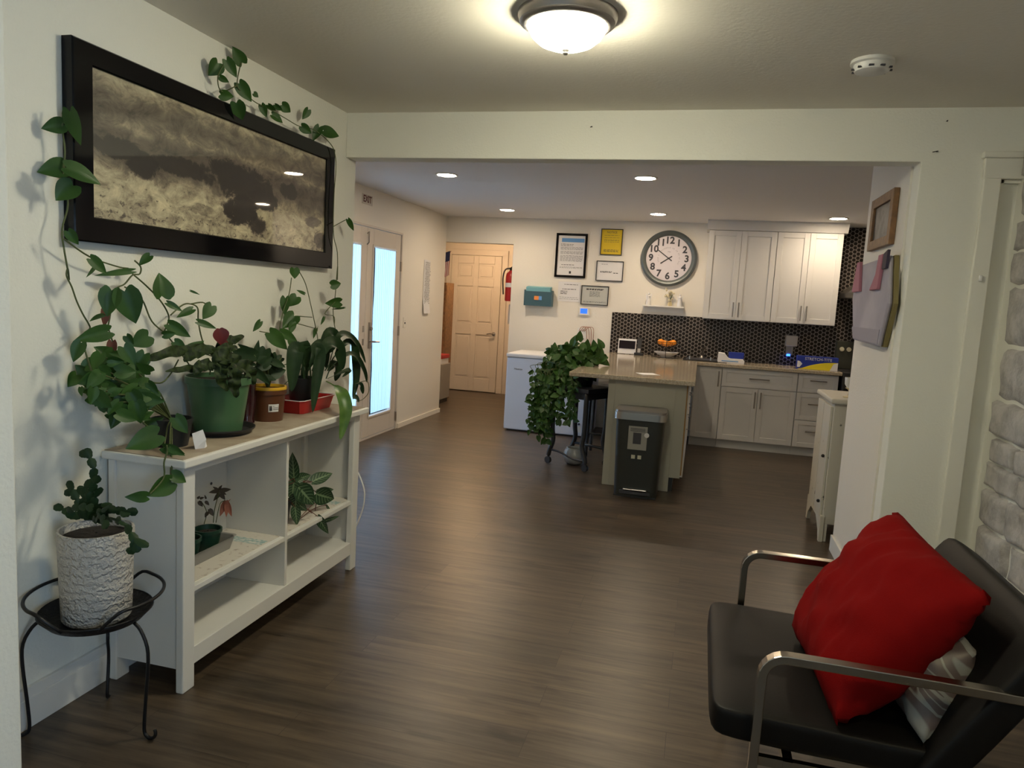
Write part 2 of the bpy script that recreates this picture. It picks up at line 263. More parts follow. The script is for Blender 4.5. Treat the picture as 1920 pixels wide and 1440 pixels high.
# ------------------------------------------------------------------ mesh helpers
def tag(o, label=None, cat=None, group=None, kind=None):
    if label: o['label'] = label
    if cat: o['category'] = cat
    if group: o['group'] = group
    if kind: o['kind'] = kind
    return o
def empty(name, label, cat, loc=(0, 0, 0), group=None, rz=0):
    o = bpy.data.objects.new(name, None); COL.objects.link(o); o.location = loc; o.rotation_euler[2] = rz; o.empty_display_size = .1
    o['origin'] = 1; del o['origin']
    return tag(o, label, cat, group)
class MB:
    def __init__(s): s.bm = bmesh.new(); s.uv = s.bm.loops.layers.uv.new('UVMap')
    def box(s, x0, x1, y0, y1, z0, z1):
        v = [s.bm.verts.new((x, y, z)) for x in (x0, x1) for y in (y0, y1) for z in (z0, z1)]
        for f in ((0, 1, 3, 2), (4, 6, 7, 5), (0, 4, 5, 1), (2, 3, 7, 6), (0, 2, 6, 4), (1, 5, 7, 3)): s.bm.faces.new([v[i] for i in f])
        return s
    def obox(s, c, ax, ay, az):  # oriented box: centre, half-axis vectors
        c, ax, ay, az = map(Vector, (c, ax, ay, az))
        v = [s.bm.verts.new(c+i*ax+j*ay+k*az) for i in (-1, 1) for j in (-1, 1) for k in (-1, 1)]
        for f in ((0, 1, 3, 2), (4, 6, 7, 5), (0, 4, 5, 1), (2, 3, 7, 6), (0, 2, 6, 4), (1, 5, 7, 3)): s.bm.faces.new([v[i] for i in f])
        return s
    def tube(s, pts, r, n=8, cap=True):
        pts = [Vector(p) for p in pts]
        R = r if isinstance(r, (list, tuple)) else [r]*len(pts)
        prev = None; up = Vector((0, 0, 1)); T0 = None; nrm = None
        for i, p in enumerate(pts):
            t = (pts[min(i+1, len(pts)-1)]-pts[max(i-1, 0)])
            if t.length < 1e-9: t = Vector((0, 0, 1))
            t.normalize()
            if nrm is None:
                nrm = t.orthogonal().normalized()
            else:
                nrm = (nrm-t*nrm.dot(t))
                nrm = nrm.normalized() if nrm.length > 1e-6 else t.orthogonal().normalized()
            b2 = t.cross(nrm)
            ring = [s.bm.verts.new(p+(nrm*math.cos(a)+b2*math.sin(a))*R[i]) for a in [2*PI*k/n for k in range(n)]]
            if prev:
                for k in range(n): s.bm.faces.new((prev[k], prev[(k+1) % n], ring[(k+1) % n], ring[k]))
            elif cap: s.bm.faces.new(ring[::-1])
            prev = ring
        if cap: s.bm.faces.new(prev)
        return s
    def lathe(s, prof, c=(0, 0, 0), n=32, axis='z', f=None, close=True):
        prev = None
        for r, z in prof:
            ring = []
            for k in range(n):
                a = 2*PI*k/n; rr = r*(f(a) if f else 1)
                x, y = rr*math.cos(a), rr*math.sin(a)
                p = (x, y, z) if axis == 'z' else ((x, z, y) if axis == 'y' else (z, x, y))
                ring.append(s.bm.verts.new((p[0]+c[0], p[1]+c[1], p[2]+c[2])))
            if prev:
                for k in range(n): s.bm.faces.new((prev[k], prev[(k+1) % n], ring[(k+1) % n], ring[k]))
            elif close: s.bm.faces.new(ring[::-1])
            prev = ring
        if close: s.bm.faces.new(prev)
        return s
    def sphere(s, c, r, sz=1, u=16, v=10):
        mtx = Matrix.Translation(c) @ Matrix.Diagonal((1, 1, sz, 1))
        bmesh.ops.create_uvsphere(s.bm, u_segments=u, v_segments=v, radius=r, matrix=mtx); return s
    def prism(s, pts, d0, d1, axis):  # polygon (a,b) extruded along axis
        def P(a, b, d): return {'x': (d, a, b), 'y': (a, d, b), 'z': (a, b, d)}[axis]
        A = [s.bm.verts.new(P(a, b, d0)) for a, b in pts]; B = [s.bm.verts.new(P(a, b, d1)) for a, b in pts]
        s.bm.faces.new(A); s.bm.faces.new(B[::-1]); k = len(pts)
        for i in range(k): s.bm.faces.new((A[i], B[i], B[(i+1) % k], A[(i+1) % k]))
        return s
    def sheet(s, rows):  # grid of points -> faces with uv
        V = [[s.bm.verts.new(p) for p in r] for r in rows]
        nr, nc = len(V), len(V[0])
        for i in range(nr-1):
            for j in range(nc-1):
                f = s.bm.faces.new((V[i][j], V[i][j+1], V[i+1][j+1], V[i+1][j]))
                for l, (a, b_) in zip(f.loops, ((i, j), (i, j+1), (i+1, j+1), (i+1, j))): l[s.uv].uv = (b_/(nc-1), a/(nr-1))
        return s
    def build(s, name, m, parent=None, smooth=False, bevel=0, label=None, solid=0, sub=0, fix=True):
        me = bpy.data.meshes.new(name)
        if fix: bmesh.ops.recalc_face_normals(s.bm, faces=s.bm.faces)
        off = None
        if parent is not None:
            q = parent; off = Matrix.Identity(4)
            chain = []
            while q is not None: chain.append(q); q = q.parent
            wm = Matrix.Identity(4)
            for q in reversed(chain): wm = wm @ Matrix.LocRotScale(q.location, q.rotation_euler, None)
            s.bm.transform(wm.inverted())
        s.bm.to_mesh(me); s.bm.free()
        me.materials.append(M[m] if isinstance(m, str) else m)
        if smooth:
            for p in me.polygons: p.use_smooth = True
        o = bpy.data.objects.new(name, me); COL.objects.link(o)
        if parent is not None: o.parent = parent
        if bevel:
            k = o.modifiers.new('bevel', 'BEVEL'); k.width = bevel; k.segments = 2; k.limit_method = 'ANGLE'
        if solid:
            k = o.modifiers.new('solid', 'SOLIDIFY'); k.thickness = solid; k.offset = 0
        if sub:
            k = o.modifiers.new('sub', 'SUBSURF'); k.levels = sub; k.render_levels = sub
        if smooth and smooth == 2:
            me.set_sharp_from_angle(angle=math.radians(40))
        if label: o['label'] = label
        return o
def struct(o): o['kind'] = 'structure'; return o
def box(name, m, x0, x1, y0, y1, z0, z1, parent=None, bevel=0, label=None):
    return MB().box(x0, x1, y0, y1, z0, z1).build(name, m, parent, bevel=bevel, label=label)
def text_bm(mb, txt, size, M4, depth=.001, align='CENTER', bold=0):
    cu_ = bpy.data.curves.new('lettering', 'FONT'); cu_.body = txt; cu_.size = size; cu_.extrude = depth; cu_.offset = bold; cu_.align_x = align; cu_.align_y = 'CENTER'; cu_.resolution_u = 3
    o = bpy.data.objects.new('lettering', cu_); COL.objects.link(o)
    dg = bpy.context.evaluated_depsgraph_get(); me = bpy.data.meshes.new_from_object(o.evaluated_get(dg))
    me.transform(M4); mb.bm.from_mesh(me); bpy.data.objects.remove(o); bpy.data.curves.remove(cu_); bpy.data.meshes.remove(me)
    return mb
def face_y(x, y, z, rot=0):  # text facing -y
    return Matrix.Translation((x, y, z)) @ Matrix.Rotation(PI/2, 4, 'X') @ Matrix.Rotation(rot, 4, 'Z')
def face_px(x, y, z): # text facing +x, reading along +y
    return Matrix.Translation((x, y, z)) @ Matrix.Rotation(PI/2, 4, 'Z') @ Matrix.Rotation(PI/2, 4, 'X')
VIEW = Vector((0, 0, 1.45))
def leaf_rows(B, T, w, nrm, heart=.25, fold=.22, droop=.12, n=9):
    B, T = Vector(B), Vector(T); Lv = T-B; Ln = Lv.length
    if Ln < 1e-5: return None
    t = Lv/Ln; side = t.cross(nrm)
    if side.length < 1e-4: side = t.orthogonal()
    side.normalize(); up = side.cross(t).normalized()
    rows = []
    for i in range(n+1):
        s_ = i/n
        PH = (.70, .97, 1.0, .99, .93, .82, .69, .54, .38, .20, 0); PO = (.22, .62, .88, .99, 1.0, .93, .81, .65, .46, .24, 0)
        q_ = s_*10; k_ = min(9, int(q_)); f_ = q_-k_; hh = min(1, heart)
        wd = (PH[k_]*(1-f_)+PH[k_+1]*f_)*hh+(PO[k_]*(1-f_)+PO[k_+1]*f_)*(1-hh)
        hw = wd*w*Ln*.5
        c = B+t*(Ln*s_)-up*(droop*Ln*(s_**2))
        row = []
        for a in (-1, -.75, -.4, 0, .4, .75, 1):
            lobe = -.20*hh*Ln*math.sin(PI*min(1, abs(a)*.62))*(1-s_)**5
            row.append(c+side*(a*hw)+t*lobe+up*(abs(a)*hw*fold*1.2))
        rows.append(row)
    return rows
def add_leaves(mb, lst, heart=.8, seed=1, fold=.22, toward=VIEW, tilt=.55):
    R = random.Random(seed)
    for L_ in lst:
        B, T, w = Vector(L_[0:3]), Vector(L_[3:6]), L_[6]
        nr = (toward-B).normalized()+Vector((R.uniform(-tilt, tilt), R.uniform(-tilt, tilt), R.uniform(-tilt*.5, tilt)))
        rows = leaf_rows(B, T, w*1.08, nr.normalized(), heart, fold*R.uniform(.4, 1.5), R.uniform(.02, .2))
        if rows: mb.sheet(rows)
    return mb
def add_strap(mb, pts, width, wav=0, nrm=None, n=16):
    P = [Vector(p) for p in smooth_path(pts, n, 9 if wav else 6)]
    k = len(P); rows = []
    for i, p in enumerate(P):
        s_ = i/(k-1); t = (P[min(i+1, k-1)]-P[max(i-1, 0)]).normalized()
        v = (VIEW-p).normalized()+Vector((.3, 0, .5)); side = t.cross(v).normalized(); up = side.cross(t)
        pr = 0 if s_ > .995 else (.12 if s_ < .18 else math.sin(PI*min(1, max(0, (s_-.12)/.88))**.9)**.7)
        hw = max(pr, .10 if s_ < .9 else 0)*width
        rows.append([p+side*(a*hw)+up*(abs(a)*hw*.35+(wav*math.sin(s_*30+a*1.3)*hw*.38 if abs(a) > .4 else 0)) for a in (-1, -.5, 0, .5, 1)])
    mb.sheet(rows); return mb
def smooth_path(pts, n=None, per=5):
    P = [Vector(p) for p in pts]; out = []
    if len(P) < 3: return P
    for i in range(len(P)-1):
        p0, p1, p2, p3 = P[max(i-1, 0)], P[i], P[i+1], P[min(i+2, len(P)-1)]
        for k in range(per):
            t = k/per
            out.append(.5*((2*p1)+(p2-p0)*t+(2*p0-5*p1+4*p2-p3)*t*t+(-p0+3*p1-3*p2+p3)*t**3))
    out.append(P[-1]); return out
def copy_tree(o, parent=None):
    c = o.copy(); COL.objects.link(c)
    if parent is not None: c.parent = parent
    for ch in list(o.children): copy_tree(ch, c)
    return c
# leaf rows: base xyz, tip xyz, width ratio; paths: world points
D={'pothosA':[[-1.933,1.875,1.902,-1.958,1.823,1.879,0.75],[-1.908,1.876,1.94,-1.901,1.904,1.845,0.5],[-1.938,1.885,1.777,-1.966,1.814,1.752,0.75],[-1.882,1.837,1.766,-1.834,1.923,
1.738,0.55],[-1.897,1.872,1.72,-1.922,1.832,1.67,0.95],[-1.904,1.859,1.58,-1.889,1.883,1.541,0.65],[-1.877,1.916,1.501,-1.857,1.963,1.457,0.55],[-1.908,1.967,1.481,-1.908,1.931,
1.442,0.25],[-1.899,2.109,1.472,-1.944,2.004,1.452,0.18],[-1.891,2.187,1.529,-1.905,2.151,1.496,0.6],[-1.87,2.221,1.391,-1.876,2.223,1.474,0.95],[-1.863,1.985,1.405,-1.866,1.967,
1.32,0.75],[-1.835,2.009,1.404,-1.814,2.036,1.298,0.75],[-1.896,1.985,1.323,-1.905,1.936,1.309,0.45],[-1.857,1.961,1.272,-1.892,1.869,1.246,0.5],[-1.874,1.872,1.238,-1.886,1.851,
1.178,0.65],[-1.908,2.024,1.182,-1.924,1.975,1.218,0.75],[-1.879,2.165,1.249,-1.901,2.112,1.215,0.95],[-1.901,2.089,1.25,-1.881,2.099,1.22,0.8],[-1.903,2.416,1.412,-1.875,2.434,
1.4,0.25],[-1.908,2.297,1.364,-1.866,2.328,1.337,0.4],[-1.874,2.388,1.343,-1.896,2.33,1.313,0.42],[-1.881,2.511,1.356,-1.888,2.47,1.304,0.75],[-1.909,2.306,1.285,-1.859,2.362,
1.239,0.5],[-1.871,2.419,1.295,-1.828,2.478,1.272,0.35],[-1.894,2.259,1.249,-1.859,2.282,1.255,0.7],[-1.885,2.306,1.222,-1.854,2.332,1.194,0.75],[-1.898,2.389,1.179,-1.861,2.441,
1.225,0.5],[-1.892,2.151,1.132,-1.914,2.114,1.191,0.4],[-1.895,2.016,1.123,-1.913,1.954,1.179,0.7],[-1.897,1.963,1.104,-1.93,1.905,1.159,0.8],[-1.908,1.887,1.133,-1.909,1.857,
1.097,0.9],[-1.879,2.042,1.142,-1.846,2.092,1.108,0.7],[-1.875,1.999,1.204,-1.894,1.953,1.155,0.5648348809447311],[-1.871,2.096,1.173,-1.881,2.058,1.155,0.7994091317720227],
[-1.748,1.814,1.156,-1.755,1.772,1.114,0.6694404907557606],[-1.883,1.977,1.141,-1.887,1.946,1.115,0.7723251041543426],[-1.89,2.141,1.117,-1.882,2.13,1.076,0.6020163732996502],
[-1.759,1.808,1.092,-1.734,1.821,1.067,0.691336050102219],[-1.842,2.112,1.039,-1.84,2.099,1.111,0.5732271541470804],[-1.872,1.897,1.063,-1.829,1.937,1.052,0.7142272499785369],
[-1.812,2.086,1.094,-1.837,2.027,1.074,0.7214899629375048],[-1.754,1.801,1.095,-1.719,1.825,1.049,0.7904434543621932],[-1.741,1.901,1.232,-1.715,1.92,1.176,0.7167974793469775],
[-1.881,2.026,1.1,-1.849,2.078,1.087,0.5508182566821487],[-1.767,2.039,1.075,-1.792,1.977,1.062,0.6004173620825661],[-1.82,1.993,1.112,-1.812,2.026,1.173,0.681602161451508],
[-1.903,2.129,1.097,-1.926,2.06,1.102,0.6406424207234568],[-1.783,1.975,1.109,-1.754,1.992,1.123,0.5712852525708602],[-1.884,2.059,1.157,-1.883,2.032,1.094,0.6716630001654377],
[-1.837,1.917,1.114,-1.856,1.859,1.091,0.7644609889224815],[-1.857,2.085,1.148,-1.823,2.112,1.166,0.749587217640674],[-1.832,1.904,1.204,-1.83,1.874,1.157,0.7760180842222256],
[-1.847,1.962,1.086,-1.853,1.927,1.133,0.5689210819466312],[-1.752,1.814,1.06,-1.743,1.825,1.105,0.7066751394452387],[-1.85,2.014,1.094,-1.819,2.047,1.088,0.7778520326471685],
[-1.846,1.979,1.051,-1.865,1.916,1.058,0.5851668917605584],[-1.902,2.112,1.15,-1.881,2.133,1.093,0.5859845676932252],[-1.802,2.059,1.197,-1.82,2.028,1.137,0.6376102143432325],
[-1.896,2.048,1.18,-1.86,2.078,1.17,0.7135631478799388],[-1.736,1.809,1.179,-1.719,1.83,1.16,0.7574434870643694],[-1.8,2.009,1.096,-1.786,2.033,1.027,0.6738102720324092],[-1.887,
2.016,1.042,-1.854,2.063,1.017,0.7128890176846286],[-1.86,2.021,1.055,-1.829,2.062,1.076,0.7819554457212973],[-1.876,2.031,1.065,-1.897,1.987,1.116,0.6075921512128284],[-1.859,
1.912,1.099,-1.819,1.962,1.095,0.6501650094418097],[-1.886,2.098,1.152,-1.857,2.131,1.124,0.6850494501339925],[-1.812,1.978,1.104,-1.78,2.008,1.09,0.5890131352679926],[-1.87,2.05,
1.16,-1.865,2.041,1.118,0.7820610759348519],[-1.88,2.145,1.069,-1.87,2.138,1.023,0.7869820793101276],[-1.756,1.842,1.096,-1.775,1.792,1.084,0.6155839480804788],[-1.861,1.993,1.182,
-1.843,2.019,1.157,0.5804428157780849],[-1.798,1.897,1.033,-1.81,1.882,1.091,0.7881532325036712],[-1.794,2.078,1.053,-1.811,2.032,1.092,0.6880884743403298],[-1.894,2.086,1.179,
-1.923,2.037,1.145,0.5920086740765994],[-1.769,2.047,1.143,-1.782,2.0,1.171,0.6321055177045309],[-1.925,2.019,1.115,-1.904,2.049,1.118,0.79002360513334],[-1.888,1.904,1.16,-1.852,
1.943,1.189,0.6883813265871499],[-1.734,1.84,1.093,-1.711,1.865,1.11,0.7266145413174484],[-1.901,2.061,1.044,-1.931,2.004,1.041,0.7048117341531066],[-1.818,2.04,1.145,-1.78,2.082,
1.143,0.5593064546970705],[-1.868,2.099,1.133,-1.898,2.044,1.158,0.7739113254053188],[-1.763,1.895,1.155,-1.728,1.942,1.154,0.7708161225608712],[-1.747,1.964,1.101,-1.765,1.913,
1.084,0.6382648489033901],[-1.823,1.888,1.097,-1.841,1.842,1.086,0.6124687374363998],[-1.735,1.926,1.086,-1.711,1.947,1.035,0.7566712525205452],[-1.81,2.001,1.197,-1.839,1.945,
1.204,0.5545664345670704],[-1.791,1.896,1.184,-1.762,1.929,1.184,0.7539792593243758],[-1.834,1.894,1.158,-1.81,1.929,1.123,0.7937217460273215],[-1.764,2.001,1.043,-1.784,1.97,
1.073,0.7261410342592327],[-1.762,1.861,1.183,-1.737,1.882,1.185,0.6189862711939065],[-1.811,2.009,1.019,-1.769,2.052,0.975,0.750078559266949],[-1.787,1.945,1.079,-1.79,1.92,1.018,
0.5925247954762617],[-1.73,1.862,1.028,-1.7,1.915,1.002,0.6145015362591045],[-1.763,1.962,1.047,-1.771,1.923,0.991,0.599230902445154],[-1.717,1.973,1.072,-1.755,1.907,1.071,
0.5858154076172332],[-1.74,1.968,0.998,-1.717,2.006,1.02,0.5701326156206223],[-1.789,1.998,1.029,-1.765,2.036,0.985,0.7664867600068401],[-1.74,1.918,1.015,-1.758,1.873,1.054,
0.7720125405871249],[-1.765,1.963,1.04,-1.779,1.914,1.027,0.7611977997428082],[-1.734,1.874,1.062,-1.746,1.838,1.029,0.620881374550682],[-1.731,1.958,1.066,-1.682,2.016,1.051,
0.5526478038881893],[-1.779,2.035,1.014,-1.798,1.983,1.029,0.7075872939080917],[-1.812,1.995,1.032,-1.78,2.036,0.977,0.5838738744921756],[-1.835,1.981,1.01,-1.839,1.951,0.955,
0.6968117788161141],[-1.862,1.963,1.002,-1.83,1.997,0.985,0.7419160192316825],[-1.775,2.022,1.049,-1.778,1.983,0.998,0.6811870745616038],[-1.795,2.003,1.078,-1.773,2.015,1.008,
0.7128601859885396],[-1.724,1.931,1.054,-1.711,1.941,0.985,0.7209572217867557],[-1.823,2.046,1.056,-1.822,2.017,0.998,0.6290248246971499],[-1.78,1.95,1.05,-1.782,1.91,1.002,
0.6287996930949669],[-1.857,2.13,0.939,-1.816,2.171,0.961,0.5739569153165165],[-1.803,1.996,1.056,-1.769,2.036,1.034,0.6104493480782065],[-1.75,1.789,1.113,-1.746,1.778,1.065,0.7],
[-1.762,1.757,1.118,-1.752,1.75,1.093,0.6],[-1.729,2.033,0.933,-1.772,1.943,0.9,0.7],[-1.756,2.152,0.97,-1.722,2.175,0.914,0.7],[-1.766,2.067,1.067,-1.768,2.038,1.01,0.6],[-1.774,
2.045,1.102,-1.744,2.056,1.066,0.6],[-1.756,1.946,1.045,-1.765,1.908,1.01,0.7],[-1.708,2.039,0.89,-1.666,2.091,0.862,0.5],[-1.761,1.817,1.146,-1.776,1.762,1.127,0.7],[-1.661,2.009,
0.902,-1.631,2.047,0.869,0.45],[-1.661,2.014,0.783,-1.69,1.942,0.749,0.75],[-1.664,1.909,0.76,-1.691,1.851,0.768,0.55],[-1.665,2.025,0.805,-1.634,2.059,0.775,0.75]],
'pothosTop':[[-1.942,2.618,2.314,-1.961,2.594,2.259,1.0],[-1.941,2.774,2.365,-1.949,2.72,2.412,0.75],[-1.928,2.654,2.336,-1.909,2.696,2.28,0.6],[-1.929,2.614,2.26,-1.911,2.65,
2.248,0.6],[-1.939,2.634,2.199,-1.905,2.675,2.198,0.8],[-1.93,2.741,2.271,-1.904,2.791,2.21,0.65],[-1.927,2.719,2.188,-1.92,2.753,2.126,0.85],[-1.933,2.847,2.261,-1.919,2.862,
2.249,1],[-1.935,2.908,2.229,-1.925,2.934,2.182,0.6],[-1.936,2.961,2.243,-1.918,2.992,2.222,0.7],[-1.926,2.999,2.253,-1.906,3.03,2.233,0.6],[-1.934,3.066,2.27,-1.911,3.105,2.247,
0.9],[-1.927,3.282,2.304,-1.945,3.262,2.254,0.65],[-1.927,3.225,2.213,-1.897,3.269,2.189,0.75],[-1.935,3.405,2.251,-1.955,3.38,2.179,0.55],[-1.933,3.447,2.244,-1.88,3.527,2.237,
0.6],[-1.942,3.002,2.211,-1.91,3.046,2.188,0.6]],'vA':[[[-1.935,1.881,1.95],[-1.935,1.873,1.896],[-1.935,1.882,1.823],[-1.935,1.874,1.751],[-1.935,1.89,1.666],[-1.935,1.867,1.586],
[-1.935,1.873,1.527],[-1.935,1.887,1.456],[-1.935,1.89,1.432],[-1.93,1.881,1.466],[-1.93,1.876,1.444],[-1.93,1.895,1.41],[-1.93,1.913,1.366],[-1.93,1.936,1.325],[-1.93,1.959,
1.292],[-1.93,1.963,1.276],[-1.91,1.915,1.256],[-1.88,1.899,1.195],[-1.83,1.886,1.12],[-1.81,1.945,1.034]],[[-1.935,1.874,1.557],[-1.935,1.97,1.51],[-1.935,2.084,1.485],[-1.935,
2.136,1.481]],[[-1.92,2.149,1.509],[-1.92,2.177,1.489],[-1.92,2.172,1.464],[-1.92,2.139,1.459],[-1.92,2.103,1.427],[-1.92,2.059,1.402],[-1.92,2.036,1.311],[-1.92,2.031,1.278],
[-1.92,2.052,1.223],[-1.92,2.083,1.16],[-1.92,2.101,1.134]],[[-1.92,2.139,1.463],[-1.92,2.205,1.423],[-1.92,2.275,1.371],[-1.92,2.317,1.316],[-1.92,2.306,1.279],[-1.92,2.291,
1.257]],[[-1.92,2.103,1.417],[-1.92,2.181,1.377],[-1.92,2.23,1.298],[-1.92,2.306,1.245],[-1.92,2.377,1.178],[-1.86,2.352,1.138]],[[-1.92,2.327,1.319],[-1.92,2.392,1.357],[-1.92,
2.438,1.361],[-1.92,2.478,1.346],[-1.92,2.482,1.299],[-1.92,2.497,1.243],[-1.92,2.522,1.186]],[[-1.92,2.438,1.361],[-1.92,2.508,1.368],[-1.92,2.545,1.35]],[[-1.86,2.051,1.108],
[-1.86,2.097,1.106],[-1.86,2.198,1.08],[-1.86,2.249,1.104],[-1.86,2.296,1.158]],[[-1.76,1.969,1.005],[-1.76,2.018,0.964],[-1.76,2.069,0.92]],[[-1.665,2.0,0.91],[-1.665,2.003,
0.887],[-1.665,1.988,0.854],[-1.665,1.985,0.801],[-1.665,1.916,0.76]]],'vTop':[[[-1.93,2.752,2.359],[-1.93,2.728,2.26],[-1.93,2.795,2.239],[-1.93,2.865,2.226],[-1.93,2.983,2.224],
[-1.93,3.094,2.217],[-1.93,3.212,2.21],[-1.93,3.356,2.225],[-1.93,3.515,2.193],[-1.93,3.567,2.145],[-1.93,3.578,2.067],[-1.93,3.566,1.945],[-1.93,3.571,1.743],[-1.93,3.619,1.645],
[-1.93,3.628,1.499],[-1.92,3.607,1.573],[-1.92,3.588,1.401],[-1.92,3.571,1.332],[-1.92,3.597,1.242],[-1.92,3.643,1.206]],[[-1.93,2.728,2.26],[-1.93,2.628,2.209],[-1.93,2.603,
2.254],[-1.93,2.638,2.316]],[[-1.92,3.55,1.777],[-1.92,3.689,1.828],[-1.92,3.734,1.828]]],'philo':[[-1.892,3.128,1.535,-1.888,3.129,1.487,1.05],[-1.893,3.157,1.402,-1.912,3.125,
1.357,0.95],[-1.911,3.088,1.394,-1.905,3.074,1.315,0.55],[-1.907,3.162,1.309,-1.928,3.098,1.251,0.8],[-1.898,3.137,1.279,-1.899,3.115,1.223,0.6],[-1.886,2.85,1.288,-1.899,2.817,
1.244,0.5],[-1.891,2.934,1.234,-1.836,2.997,1.16,0.6],[-1.887,3.021,1.234,-1.837,3.089,1.196,0.5],[-1.905,3.127,1.205,-1.892,3.123,1.15,0.6],[-1.892,3.491,1.469,-1.856,3.531,1.481,
0.9],[-1.888,3.583,1.381,-1.931,3.506,1.371,0.6],[-1.895,3.645,1.351,-1.932,3.585,1.339,0.15],[-1.896,3.233,1.419,-1.918,3.198,1.435,0.35],[-1.896,3.432,1.301,-1.904,3.416,1.26,
0.35],[-1.914,3.384,1.241,-1.908,3.348,1.196,0.35],[-1.906,3.685,1.828,-1.886,3.723,1.77,0.4],[-1.942,2.618,2.314,-1.961,2.594,2.259,1.0],[-1.941,2.774,2.365,-1.949,2.72,2.412,
0.75],[-1.928,2.654,2.336,-1.909,2.696,2.28,0.6],[-1.929,2.614,2.26,-1.911,2.65,2.248,0.6],[-1.939,2.634,2.199,-1.905,2.675,2.198,0.8],[-1.93,2.741,2.271,-1.904,2.791,2.21,0.65],
[-1.927,2.719,2.188,-1.92,2.753,2.126,0.85],[-1.933,2.847,2.261,-1.919,2.862,2.249,1],[-1.935,2.908,2.229,-1.925,2.934,2.182,0.6],[-1.936,2.961,2.243,-1.918,2.992,2.222,0.7],
[-1.926,2.999,2.253,-1.906,3.03,2.233,0.6],[-1.934,3.066,2.27,-1.911,3.105,2.247,0.9],[-1.927,3.282,2.304,-1.945,3.262,2.254,0.65],[-1.927,3.225,2.213,-1.897,3.269,2.189,0.75],
[-1.935,3.405,2.251,-1.955,3.38,2.179,0.55],[-1.933,3.447,2.244,-1.88,3.527,2.237,0.6],[-1.942,3.002,2.211,-1.91,3.046,2.188,0.6]],'vB':[[[-1.9,3.187,1.525],[-1.9,3.249,1.466],
[-1.9,3.302,1.366],[-1.9,3.344,1.276],[-1.9,3.373,1.21],[-1.85,3.314,1.125]],[[-1.9,3.12,1.492],[-1.9,3.101,1.413],[-1.9,3.05,1.322],[-1.9,3.031,1.233],[-1.9,3.111,1.133],[-1.85,
3.076,1.084]],[[-1.9,3.161,1.31],[-1.9,3.318,1.302]],[[-1.9,3.163,1.276],[-1.9,3.371,1.242]],[[-1.9,2.868,1.244],[-1.9,3.01,1.225],[-1.9,3.154,1.205],[-1.9,3.203,1.14]],[[-1.9,
3.552,1.381],[-1.9,3.446,1.32],[-1.9,3.542,1.306],[-1.9,3.552,1.258]]],'lily':[{'p':[[-1.82,3.342,1.034],[-1.82,3.44,1.199],[-1.82,3.553,1.209],[-1.82,3.677,1.148],[-1.82,3.78,
1.042]],'w':0.032},{'p':[[-1.8,3.305,1.038],[-1.8,3.478,1.105],[-1.8,3.61,1.097],[-1.8,3.725,1.004],[-1.8,3.763,0.935]],'w':0.026},{'p':[[-1.83,3.334,1.034],[-1.83,3.546,1.167],
[-1.83,3.653,1.121],[-1.83,3.686,0.969],[-1.83,3.655,0.851]],'w':0.04},{'p':[[-1.78,3.194,1.018],[-1.78,3.237,1.159],[-1.78,3.34,1.174],[-1.78,3.397,1.112],[-1.78,3.429,1.036]],
'w':0.06},{'p':[[-1.76,3.098,1.028],[-1.76,3.127,1.166],[-1.76,3.153,1.128],[-1.76,3.123,0.995],[-1.76,3.1,0.858]],'w':0.045},{'p':[[-1.8,3.086,1.02],[-1.8,3.046,1.144],[-1.8,
3.001,1.158],[-1.8,2.983,1.065],[-1.8,2.976,0.97]],'w':0.06},{'p':[[-1.83,3.161,1.01],[-1.83,3.133,1.112],[-1.83,3.119,1.174],[-1.83,3.144,1.136],[-1.83,3.158,1.073]],'w':0.05},
{'p':[[-1.85,3.232,1.002],[-1.85,3.227,1.111],[-1.85,3.312,1.163],[-1.85,3.365,1.135],[-1.85,3.383,1.041]],'w':0.05},{'p':[[-1.88,3.247,1.005],[-1.88,3.267,1.099],[-1.88,3.315,
1.135],[-1.88,3.244,1.069],[-1.88,3.199,1.003]],'w':0.05},{'p':[[-1.84,3.367,0.99],[-1.84,3.431,1.058],[-1.84,3.488,1.02],[-1.84,3.463,0.968]],'w':0.04},{'p':[[-1.86,3.26,1.037],
[-1.86,3.405,1.211],[-1.86,3.488,1.195],[-1.86,3.437,1.117]],'w':0.05},{'p':[[-1.82,3.331,0.982],[-1.74,3.277,0.968],[-1.64,3.147,0.962],[-1.595,3.109,0.9],[-1.595,3.101,0.828],
[-1.6,3.077,0.745]],'w':0.032},{'p':[[-1.8,3.636,0.941],[-1.8,3.683,0.929],[-1.8,3.719,0.875]],'w':0.025},{'p':[[-1.8,3.595,0.86],[-1.8,3.626,0.864],[-1.8,3.674,0.837]],'w':0.03},
{'p':[[-1.8,3.307,0.999],[-1.8,3.497,1.023],[-1.8,3.541,1.019],[-1.8,3.463,0.992]],'w':0.02}],'vL':[[[-1.8,3.62,0.942],[-1.8,3.762,0.943],[-1.8,3.791,0.881],[-1.8,3.721,0.846],
[-1.8,3.642,0.841]]],'calathea':[{'p':[[-1.84,2.464,1.104],[-1.84,2.478,1.173],[-1.84,2.387,1.189],[-1.84,2.261,1.191],[-1.84,2.158,1.178],[-1.84,2.088,1.165]],'w':0.028},
{'p':[[-1.8,2.425,1.11],[-1.8,2.409,1.19],[-1.8,2.335,1.189],[-1.8,2.279,1.174],[-1.8,2.252,1.157]],'w':0.03},{'p':[[-1.76,2.387,1.102],[-1.76,2.371,1.137],[-1.76,2.27,1.135],
[-1.76,2.189,1.137],[-1.76,2.106,1.137]],'w':0.02},{'p':[[-1.74,2.375,1.104],[-1.74,2.359,1.159],[-1.74,2.404,1.165],[-1.74,2.476,1.136],[-1.74,2.518,1.107]],'w':0.045},
